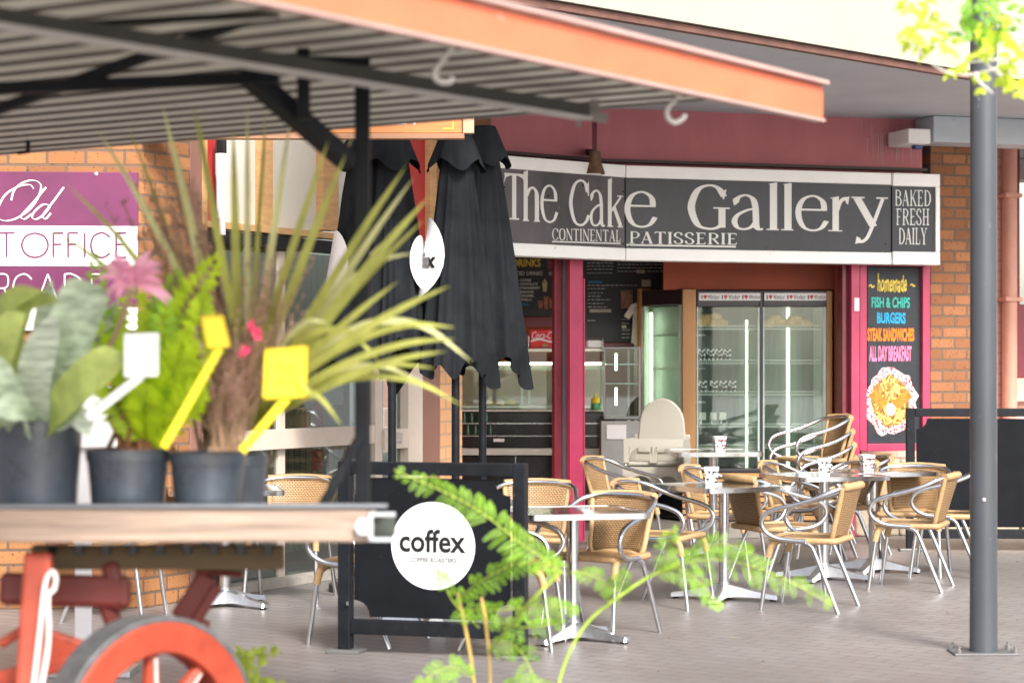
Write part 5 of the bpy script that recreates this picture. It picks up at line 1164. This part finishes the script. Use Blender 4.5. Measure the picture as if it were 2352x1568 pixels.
pot3, c3, r3 = pot('wide black pot holding the tall flax plant', 389, 566, 1037, 6.68)
pot4, c4, r4 = pot('dark pot tucked behind the flax pot', 470, 616, 1042, 6.92)

# ---- plants
def leaf_strip(mb, pts, w_, fold=.2, prof=None, up=Vector((0, -1, .3))):
    q = cr_spline(pts, 6); n_ = len(q); o = len(mb.v)
    for i, p_ in enumerate(q):
        tt = i / (n_ - 1); d = (q[min(i + 1, n_ - 1)] - q[max(i - 1, 0)]).normalized(); sd_ = d.cross(up)
        if sd_.length < .05: sd_ = d.cross(Vector((1, 0, 0)))
        sd_.normalize(); nn = sd_.cross(d).normalized(); ww = w_ / 2 * (prof(tt) if prof else (min(1, .45 + tt * 2.2) * (1 - tt ** 5)))
        mb.v += [p_ - sd_ * ww + nn * fold * ww, p_, p_ + sd_ * ww + nn * fold * ww]
    for i in range(n_ - 1):
        for k_ in (0, 1): a_ = o + i * 3 + k_; mb.f.append((a_, a_ + 1, a_ + 4, a_ + 3))
def striped_leaf(name, c_edge, c_mid, tipc=None):
    return leafmat(name, c_edge, c_mid)
flax_m = mat('flax_leaf', (.50, .52, .13), .45, 0, .35, 7, trans=.25, stretch=(1, 1, .4))
flax_p = mat('flax_leaf_pale', (.74, .74, .36), .45, 0, .25, 7, trans=.25, stretch=(1, 1, .4))
flax = thing('flax_plant', 'spiky yellow green striped flax plant fanning out over the cart', 'plant', (c4.x, c4.y, c4.z - .02))
B0 = (560, 985)
tips = [  # (tip u, tip v, bend up px, Y at tip, width)
 (222, 295, 25, 6.5, 15), (150, 420, 40, 6.4, 13), (290, 278, 10, 6.9, 10), (372, 240, 18, 6.5, 18), (443, 238, 8, 6.4, 17), (455, 262, 0, 6.9, 12), (568, 240, 0, 6.6, 15), (535, 285, 0, 6.5, 20), (612, 240, -4, 6.9, 12), (668, 262, -6, 6.5, 17), (100, 520, 60, 6.6, 12),
 (755, 320, 0, 6.4, 18), (815, 300, 0, 6.9, 14), (795, 352, 6, 6.3, 20), (935, 378, 15, 6.4, 20), (950, 408, 15, 6.6, 18), (985, 452, 20, 6.3, 24), (975, 503, 20, 6.4, 16), (957, 580, 105, 6.5, 15), (915, 645, 15, 6.3, 18), (1035, 655, 30, 6.2, 20), (880, 555, 20, 6.8, 14),
 (1047, 752, 90, 6.3, 17), (1047, 778, 55, 6.2, 18), (1085, 832, 190, 6.3, 17), (1027, 806, 35, 6.2, 18), (1063, 932, 110, 6.2, 15), (962, 872, 90, 6.4, 14), (785, 977, 110, 6.3, 15), (878, 838, 170, 6.4, 16), (755, 742, 90, 6.2, 16), (720, 920, 120, 6.25, 12), (1000, 845, 60, 6.5, 15)]
ma, mb_ = MB(), MB()
random.seed(2)
for i, (tu, tv, bend, Yt, wpx) in enumerate(tips):
    bu = B0[0] + random.uniform(-25, 25); bv = B0[1]; pts = []
    for k_ in range(6):
        s_ = k_ / 5; arch = bend * 4 * s_ * (1 - s_) * (.6 + .4 * s_); pts.append(P(bu + (tu - bu) * s_ ** 1.05, bv + (tv - bv) * s_ - arch, c4.y + (Yt + (-.05 if tu > 700 else .2) - c4.y) * s_ ** .7))
    leaf_strip(ma if i % 3 else mb_, pts, wpx * 6.5 / F * 1.15, .25)
ma.build('leaf', flax_m, flax, world=True, smooth=180); mb_.build('leaf', flax_p, flax, world=True, smooth=180)
# brown fine-stemmed shrub
br = thing('bronze_shrub', 'bronze fine stemmed shrub with tiny pink flowers among the flax', 'plant', (c3.x, c3.y, c3.z - .02))
brm_ = mat('bronze_stems', (.46, .30, .19), .7, 0, .5, 12); brl = mat('mauve_leaf', (.56, .36, .30), .6, 0, .4, 15, trans=.3)
t, l_ = MB(), MB(); random.seed(8)
def fine(bu, bv, tu, tv, n_, spread, Yb, leaf=1.):
    for i in range(n_):
        eu, ev = tu + random.gauss(0, spread), tv + random.gauss(0, spread * .8); Ye = Yb + random.uniform(-.22, .22); b_ = (bu + random.gauss(0, 20), bv)
        pts = cr_spline([P(b_[0], b_[1], Yb), P(b_[0] + (eu - b_[0]) * .4 + random.gauss(0, 8), b_[1] + (ev - b_[1]) * .5, Yb + (Ye - Yb) * .5), P(eu, ev, Ye)], 7)
        t.tube(pts, [.0028 - .0016 * k_ / len(pts) for k_ in range(len(pts))], 4)
        for k_ in range(int(len(pts) * .42), len(pts)):
            for r_ in range(3 if leaf else 0):
                d_ = Vector((random.uniform(-1, 1), random.uniform(-1, 1), random.uniform(-.2, 1))).normalized() * random.uniform(.018, .036); s_ = d_.cross(Vector((0, 0, 1))).normalized() * .0045
                p_ = pts[k_]; l_.add([p_, p_ + d_ * .5 + s_, p_ + d_, p_ + d_ * .5 - s_], [(0, 1, 2, 3)])
fine(520, 1035, 605, 740, 34, 54, 6.62); fine(515, 1035, 430, 560, 36, 58, 6.85); fine(500, 1035, 370, 480, 54, 52, 6.95); fine(520, 1035, 520, 850, 26, 50, 6.5); fine(525, 1035, 655, 640, 26, 40, 6.7)
t.build('stem', brm_, br, world=True); l_.build('leaf', brl, br, world=True)
for u, v in ((588, 762), (580, 754), (564, 803), (556, 809), (575, 743), (592, 772)):
    t = MB()
    leaf_f = [Vector((random.uniform(-1, 1), random.uniform(-.6, .1), random.uniform(-1, 1))).normalized() for _ in range(7)]
    for d_ in leaf_f: leaf_strip(t, [P(u, v, 6.35), P(u, v, 6.35) + d_ * .008, P(u, v, 6.35) + d_ * .016], .012)
    t.build('flower', mat('crimson_flower', (.80, .06, .16), .6, 0, .2), br, world=True, smooth=180)
# lime fern
fe = thing('fern_plant', 'lime green ferny plant in the second pot', 'plant', (c2.x, c2.y, c2.z - .02))
fm = mat('lime_frond', (.56, .86, .02), .45, 0, .4, 10, trans=.35); fm2 = mat('mid_green_frond', (.40, .68, .05), .5, 0, .4, 10, trans=.3)
def frond(mb, pts, L_, n_, wl, droop=.2, up=Vector((0, -1, .2)), lift=.5):
    q = cr_spline(pts, max(3, n_ // (len(pts) - 1)))
    N = len(q)
    for i in range(1, N):
        tt = i / (N - 1); d = (q[i] - q[i - 1]).normalized(); sd_ = d.cross(up).normalized(); prof = math.sin(math.pi * min(1, .12 + tt * .93)) ** .6
        for s_ in (-1, 1):
            dr = (sd_ * s_ + d * lift + Vector((random.uniform(-.2, .2), random.uniform(-.35, .35), random.uniform(-.15, .15) - droop * .3))).normalized(); ll = L_ * prof * random.uniform(.85, 1.1); w_ = d * wl
            p_ = q[i]; mb.add([p_ - w_ * .3, p_ + dr * ll * .45 - w_ * .9, p_ + dr * ll + Vector((0, 0, -droop * ll * .4)), p_ + dr * ll * .45 + w_ * .9], [(0, 1, 2, 3)])
    return q
m1, m2 = MB(), MB(); random.seed(14)
fr_l = [((330, 1010), (400, 760), (520, 560), .07, 6.45), ((330, 1010), (300, 800), (330, 560), .065, 6.6), ((320, 1010), (240, 820), (215, 540), .06, 6.7), ((330, 1010), (440, 840), (470, 650), .075, 6.4), ((330, 1010), (390, 880), (440, 740), .08, 6.4), ((330, 1010), (360, 780), (420, 600), .07, 6.75), ((320, 1010), (250, 880), (190, 640), .06, 6.6), ((340, 1020), (420, 930), (470, 880), .06, 6.35), ((330, 1010), (350, 900), (390, 650), .075, 6.5), ((320, 1015), (290, 900), (270, 700), .07, 6.8), ((335, 1015), (330, 930), (340, 880), .06, 6.4)]
for i, (b_, mid, tip, L_, Y) in enumerate(fr_l): frond(m1 if i % 3 != 2 else m2, [P(*b_, 6.65), P(*mid, (Y + 6.65) / 2), P(*tip, max(Y, 6.48))], L_ * 1.25, 24, .018, .15)
m1.build('frond', fm, fe, world=True); m2.build('frond', fm2, fe, world=True)
t = MB(); random.seed(77)
for i in range(70): t.tube([P(318 + random.gauss(0, 34), 1036, 6.7 + random.uniform(-.04, .04)), P(322 + random.gauss(0, 30), 960, 6.68 + random.uniform(-.05, .05)), P(330 + random.gauss(0, 26), 880 + random.uniform(-15, 25), 6.68)], [.009, .008, .005], 5)
t.build('trunk', mat('fibrous_trunk', (.26, .12, .06), .9, 0, .6, 18), fe, world=True)
# bromeliad
bm_ = thing('bromeliad', 'silvery banded bromeliad with a pink flower head', 'plant', (c1.x, c1.y, c1.z - .02))
silv = mat('silver_green_leaf', (.56, .73, .50), .5, 0, .5, 16, trans=.15, stretch=(1, 1, 3)); silv2 = mat('olive_leaf', (.56, .66, .19), .5, 0, .4, 9, trans=.2); mint = mat('banded_mint_leaf', (.58, .76, .54), .5, 0, .6, 26, trans=.2, stretch=(.4, .4, 3))
bp_ = lambda tt: min(1, .75 + tt) * (1 - max(0, (tt - .6) / .4) ** 2.2) + .02
ma, mb_, mc = silv, silv2, mint
def bl(m_, pts, wpx):
    mb = MB(); leaf_strip(mb, [P(u, v, Y) for u, v, Y in pts], wpx * 6.5 / F, .35, bp_); mb.build('leaf', m_, bm_, world=True, smooth=180)
bl(ma, [(95, 985, 6.65), (150, 820, 6.5), (195, 690, 6.45), (225, 655, 6.5)], 115); bl(mc, [(85, 985, 6.6), (85, 850, 6.45), (130, 715, 6.45)], 80); bl(ma, [(80, 985, 6.7), (100, 800, 6.8), (118, 640, 6.85)], 60)
bl(mb_, [(100, 985, 6.6), (170, 900, 6.4), (240, 840, 6.35), (288, 815, 6.35)], 85); bl(ma, [(60, 985, 6.6), (10, 900, 6.4), (-30, 800, 6.35)], 80); bl(mb_, [(60, 985, 6.7), (30, 800, 6.6), (70, 700, 6.5), (135, 690, 6.4)], 60); bl(mb_, [(40, 985, 6.7), (-20, 780, 6.6), (30, 690, 6.5), (100, 672, 6.45)], 55); bl(mc, [(110, 985, 6.6), (180, 960, 6.4), (205, 1000, 6.35)], 50); bl(ma, [(110, 985, 6.75), (210, 830, 6.8), (270, 690, 6.8)], 90); bl(ma, [(70, 985, 6.55), (40, 940, 6.35), (-10, 950, 6.3)], 70)
bl(mb_, [(30, 985, 6.6), (-10, 880, 6.45), (20, 760, 6.4), (60, 720, 6.4)], 70); bl(mc, [(130, 985, 6.7), (200, 850, 6.7), (225, 760, 6.65), (262, 745, 6.6)], 60); bl(ma, [(50, 985, 6.8), (20, 830, 6.9), (10, 740, 6.9)], 70)
fl = MB(); random.seed(31); fc = P(305, 650, 6.15)
for i in range(46):
    th = random.uniform(0, 2 * math.pi); el = random.uniform(-.5, 1.1); d_ = Vector((math.cos(th) * math.cos(el), math.sin(th) * math.cos(el) * .8, math.sin(el))); L_ = random.uniform(.085, .125)
    leaf_strip(fl, [fc + d_ * .01, fc + d_ * L_ * .6 + Vector((0, 0, .006)), fc + d_ * L_ + Vector((0, 0, -.012))], .02, .3, lambda tt: min(1, .5 + tt * 1.5) * (1 - tt ** 3) + .02)
fl.build('flower', mat('pink_bract', (1., .42, .58), .5, 0, .25, 12, trans=.25), bm_, world=True, smooth=180)
MB().tube(cr_spline([P(150, 960, 6.6), P(250, 800, 6.45), P(305, 662, 6.16)], 6), .007, 8).build('flower_stem', mat('pink_stem', (.5, .3, .25), .6), bm_, world=True, smooth=60)

# price tags
def price_tag(label, quad, stick, Y, col, mark=None):
    t_ = thing('price_tag', label, 'price tag', tuple(P(*stick[1], Y)), 0, 'plastic price tags'); q = [P(u, v, Y) for u, v in quad]
    m_ = MB(); nrm = Vector((0, .004, 0)); m_.add(q + [p_ + nrm for p_ in q], [(0, 1, 2, 3), (7, 6, 5, 4), (0, 4, 5, 1), (1, 5, 6, 2), (2, 6, 7, 3), (3, 7, 4, 0)]); m_.build('card', col, t_, world=True, bevel=.008, segs=3)
    if col is not wtag:
        m_ = MB(); c_ = sum(q, Vector()) / 4; q2 = [c_ + (p_ - c_) * .95 + Vector((0, -.002, 0)) for p_ in q]
        for k_ in range(4): m_.bar(q2[k_], q2[(k_ + 1) % 4], .007, .003, up=(0, 1, 0))
        m_.build('raised_border', mat('deep_yellow_plastic', (.80, .55, .01), .35, 0, .05), t_, world=True)
    MB().bar(P(*stick[0], Y + .008), P(*stick[1], Y + .02), .025, .006, up=(0, 1, 0)).build('stake', col, t_, world=True, bevel=.002)
    if mark:
        pl_ = Plane(0, Y - .003, 0); k_ = MB(); txt_px(k_, pl_, mark[0], *mark[1], 0); k_.v = [v + Vector((0, Y - .003, 0)) for v in k_.v]; k_.build('lettering', mark[2], t_, world=True)
ytag = mat('yellow_tag_plastic', (.90, .74, .03), .35, 0, .03); wtag = mat('white_tag_plastic', (.92, .93, .94), .35, 0, .02)
price_tag('white plastic price tag stuck in the second pot', [(284, 766), (365, 764), (363, 864), (284, 866)], ((325, 862), (200, 960)), 6.3, wtag)
price_tag('small yellow price tag leaning before the fern', [(462, 727), (512, 724), (528, 796), (478, 800)], ((505, 798), (375, 1028)), 6.32, ytag)
price_tag('large yellow price tag before the flax pot', [(608, 802), (706, 794), (703, 912), (604, 916)], ((660, 912), (555, 1036)), 6.3, ytag, ('20', (635, 680, 835, 880), mat('deep_yellow_ink', (.75, .52, .01), .5)))

# white notice stand behind the pots
ws = thing('notice_stand', 'white notice stand half hidden behind the flower pots', 'notice stand', tuple(P(205, 1400, 10.5).xy) + (0,))
MB().box(P(150, 1, 10.5).x, P(268, 1, 10.5).x, 10.5, 10.53, P(1, 1030, 10.5).z, P(1, 886, 10.5).z).build('board', wvinyl, ws, world=True, bevel=.01)
MB().box(P(168, 1, 10.5).x, P(206, 1, 10.5).x, 10.53, 10.56, .03, P(1, 1020, 10.5).z).build('post', wvinyl, ws, world=True, bevel=.005)
q = P(187, 1, 10.5).x; MB().box(q - .25, q + .25, 10.4, 10.7, 0, .03).build('foot', alu_dull, ws, world=True, bevel=.005)

# ---- foreground seedlings
sm1 = mat('seedling_leaflet', (.30, .56, .04), .45, 0, .6, 5, trans=.45); st1 = mat('seedling_stem', (.52, .36, .10), .6, 0, .3, 10); st2 = mat('green_stem', (.36, .50, .06), .6, 0, .2, 10)
def bipinnate(mb, pts, npin, Lp, wl=.0036, up=Vector((0, -1, .25))):
    q = cr_spline(pts, max(2, npin // (len(pts) - 1))); N = len(q)
    for i in range(1, N):
        tt = i / (N - 1); d = (q[i] - q[i - 1]).normalized(); sd_ = d.cross(up).normalized(); pr = math.sin(math.pi * min(1, .15 + .8 * tt)) ** .7
        for s_ in (-1, 1):
            if random.random() < .24: continue
            dr = (sd_ * s_ + d * random.uniform(.45, 1.) + Vector((random.uniform(-.15, .15), random.uniform(-.6, .6), random.uniform(-.2, .1)))).normalized(); L_ = Lp * pr
            nl = max(4, int(L_ / .008)); sv = dr.cross(up).normalized()
            for k_ in range(1, nl + 1):
                f_ = k_ / nl; p_ = q[i] + dr * L_ * f_ + Vector((0, 0, -.18 * L_ * f_ * f_)); ll = .0155 * (1 - .6 * f_ ** 3)
                for e in (-1, 1):
                    dv = (sv * e + dr * .6 + Vector((0, random.uniform(-.3, .3), 0))).normalized() * ll; wv = dr * wl
                    mb.add([p_ - wv * .4, p_ + dv * .5 - wv, p_ + dv, p_ + dv * .5 + wv], [(0, 1, 2, 3)])
    return q
random.seed(41)
def seedling(label, base, stems, fronds, Lp=.07):
    t_ = thing('seedling', label, 'seedling', base, 0, 'feathery seedlings in the foreground'); m_, s_, g_ = MB(), MB(), MB()
    for pts, r_, col in stems: (s_ if col else g_).tube(cr_spline([P(*p_) for p_ in pts], 8), r_, 8)
    for pts, n_, L_ in fronds:
        q = bipinnate(m_, [P(*p_) for p_ in pts], n_, L_); g_.tube(q, .0025, 5)
    if s_.v: s_.build('stem', st1, t_, world=True, smooth=60)
    if g_.v: g_.build('twig', st2, t_, world=True, smooth=60)
    m_.build('leaflets', sm1, t_, world=True)
    MB().lathe([(0, 0), (.1, 0), (.13, .24), (.12, .24), (.1, .2), (0, .2)], 24, (base[0], base[1], 0)).build('pot', potm, t_, world=True, smooth=40)
YF = 7.5
bA = P(1095, 1750, YF)
seedling('feathery green seedling with amber stems in front of the barrier', (bA.x, bA.y, 0),
 [([(1095, 1740, YF), (1088, 1568, YF), (1070, 1450, YF), (1050, 1360, YF)], .006, 1), ([(1120, 1740, YF), (1125, 1560, YF), (1115, 1430, 7.4), (1105, 1370, 7.4)], .005, 1), ([(1120, 1500, YF), (1200, 1400, 6.8), (1290, 1310, 6.7)], .005, 0)],
 [([(1300, 1318, 7.30), (1200, 1250, 7.25), (1080, 1160, 7.20), (905, 1078, 7.10)], 30, .07), ([(1050, 1375, 7.50), (1110, 1330, 7.40), (1200, 1290, 7.30), (1290, 1300, 7.20)], 18, .05), ([(1060, 1400, 7.50), (1150, 1400, 7.40), (1250, 1390, 7.30), (1320, 1400, 7.25)], 18, .05), ([(1100, 1440, 7.50), (1040, 1380, 7.40), (1010, 1310, 7.30)], 12, .04),
  ([(1120, 1480, 7.50), (1180, 1480, 7.40), (1220, 1540, 7.30), (1250, 1620, 7.30)], 14, .06), ([(1090, 1560, 7.50), (1030, 1530, 7.40), (960, 1570, 7.30)], 12, .05), ([(1110, 1420, 7.50), (1210, 1440, 7.30), (1290, 1430, 7.20)], 12, .04), ([(1085, 1620, 7.50), (1020, 1590, 7.20), (940, 1580, 7.10)], 12, .06), ([(1130, 1600, 7.50), (1200, 1570, 7.30), (1290, 1590, 7.10)], 12, .05)])
bB = P(1270, 1760, YF)
seedling('feathery green seedling with a long frond reaching toward the tables', (bB.x, bB.y, 0),
 [([(1265, 1740, YF), (1285, 1560, YF), (1340, 1440, YF), (1420, 1370, YF), (1500, 1318, YF), (1560, 1290, YF)], .0055, 0)],
 [([(1500, 1320, 7.50), (1620, 1285, 7.40), (1760, 1310, 7.30), (1915, 1390, 7.20)], 26, .065), ([(1520, 1315, 7.50), (1530, 1260, 7.40), (1545, 1212, 7.30)], 10, .045), ([(1420, 1370, 7.50), (1380, 1330, 7.40), (1320, 1310, 7.30)], 10, .045), ([(1390, 1390, 7.50), (1420, 1350, 7.40), (1435, 1310, 7.35)], 9, .045), ([(1540, 1300, 7.50), (1600, 1330, 7.40), (1650, 1390, 7.30)], 10, .05), ([(1560, 1292, 7.50), (1640, 1250, 7.40), (1720, 1260, 7.30)], 10, .05)])
bC = P(560, 1800, 7.4)
tw = thing('young_shrub', 'low yellow green shrub at the bottom edge beside the cart wheel', 'plant', (bC.x, bC.y, 0))
t, g_ = MB(), MB(); random.seed(51)
for tu, tv, n_ in ((520, 1545, 30), (560, 1500, 26), (600, 1490, 22), (470, 1560, 26), (580, 1560, 30), (620, 1570, 20)):
    g_.tube(cr_spline([P(555 + random.uniform(-10, 10), 1760, 7.4), P((tu + 555) / 2, 1640, 7.4), P(tu, tv, 7.3)], 6), .004, 6)
    for k_ in range(n_):
        p_ = P(tu + random.gauss(0, 18), tv + abs(random.gauss(0, 34)), 7.3 + random.uniform(-.06, .06)); d_ = Vector((random.uniform(-1, 1), random.uniform(-1, .4), random.uniform(-.1, 1))).normalized() * random.uniform(.025, .045); s_ = d_.cross(Vector((0, 1, .2))).normalized() * .011
        t.add([p_, p_ + d_ * .45 + s_, p_ + d_, p_ + d_ * .45 - s_], [(0, 1, 2, 3)])
t.build('leaf', mat('yellow_green_leaf', (.42, .52, .06), .5, 0, .4, 12, trans=.4), tw, world=True); g_.build('stem', st2, tw, world=True, smooth=60)
MB().lathe([(0, 0), (.1, 0), (.13, .24), (.12, .24), (.1, .2), (0, .2)], 24, (bC.x, bC.y, 0)).build('pot', potm, tw, world=True, smooth=40)

# ---- overhanging young tree, top right
tr = thing('young_tree', 'young tree with pale branches and bright lime leaves at upper right', 'tree', (2.6, 7.4, 0))
bk_ = mat('pale_bark', (.68, .63, .58), .7, 0, .2, 12); lfm = mat('bright_young_leaf', (.55, .68, .05), .45, 0, .4, 9, trans=.5); lfm2 = mat('deeper_leaf', (.22, .45, .04), .45, 0, .35, 9, trans=.45)
t = MB(); Yt = 7.3
br_ = [[(2620, 150, Yt), (2430, 143, Yt), (2351, 145, Yt), (2290, 158, Yt), (2230, 172, 7.25), (2170, 165, 7.2), (2120, 130, 7.15), (2098, 95, 7.1)], [(2430, 143, Yt), (2351, 132, Yt), (2270, 140, 7.35), (2190, 142, 7.35), (2150, 115, 7.3)], [(2351, 200, 7.4), (2290, 170, 7.35), (2260, 140, 7.3)], [(2240, 170, 7.2), (2250, 190, 7.15), (2280, 215, 7.1)], [(2430, 60, 7.5), (2340, 40, 7.45), (2290, 20, 7.4), (2240, -20, 7.4)], [(2430, 100, 7.5), (2360, 90, 7.4), (2300, 70, 7.3)]]
for b_ in br_:
    q = cr_spline([P(*p_) for p_ in b_], 6); t.tube(q, [.0075 - .0055 * i / len(q) for i in range(len(q))], 7)
t.build('branch', bk_, tr, world=True, smooth=60)
MB().tube(cr_spline([(2.6, 7.4, 0), (2.58, 7.38, 1.2), (2.55, 7.36, 2.2), P(2620, 150, Yt), (2.5, 7.5, 3.4)], 6), [.03 - .0007 * i for i in range(25)], 10).build('trunk', bk_, tr, world=True, smooth=60)
la, lb_ = MB(), MB(); random.seed(61)
def leafy(mb, u, v, Y, n_, sp_, size=.05):
    for i in range(n_):
        p_ = P(u + random.gauss(0, sp_), v + random.gauss(0, sp_ * .75), Y + random.uniform(-.12, .12)); d_ = Vector((random.uniform(-1, 1), random.uniform(-1, .3), random.uniform(-.7, .25))).normalized() * size * random.uniform(.7, 1.3)
        leaf_strip(mb, [p_, p_ + d_ * .5 + Vector((0, 0, .006)), p_ + d_ - Vector((0, 0, .01))], size * .45, .25, lambda tt: math.sin(math.pi * min(1, .08 + tt * .92)) ** .8 + .02, up=Vector((random.uniform(-.4, .4), -1, .4)))
for u, v, Y, n_, s_ in ((2110, 22, 7.1, 9, 22), (2130, 60, 7.15, 9, 24), (2118, 92, 7.1, 9, 22), (2160, 108, 7.2, 6, 18), (2190, 160, 7.2, 4, 14), (2265, 120, 7.25, 12, 24), (2290, 90, 7.3, 12, 26), (2330, 110, 7.3, 12, 22), (2275, 60, 7.3, 10, 24), (2335, 205, 7.25, 9, 18), (2265, 190, 7.2, 8, 22), (2320, 180, 7.2, 6, 18)): leafy(la, u, v, Y, n_, s_)
for u, v, Y, n_, s_ in ((2240, 20, 7.35, 16, 26), (2225, 55, 7.35, 12, 22), (2270, 25, 7.4, 12, 26), (2235, 85, 7.35, 7, 16), (2320, 60, 7.4, 10, 22)): leafy(lb_, u, v, Y, n_, s_)
la.build('crown', lfm, tr, world=True, smooth=180); lb_.build('crown', lfm2, tr, world=True, smooth=180)
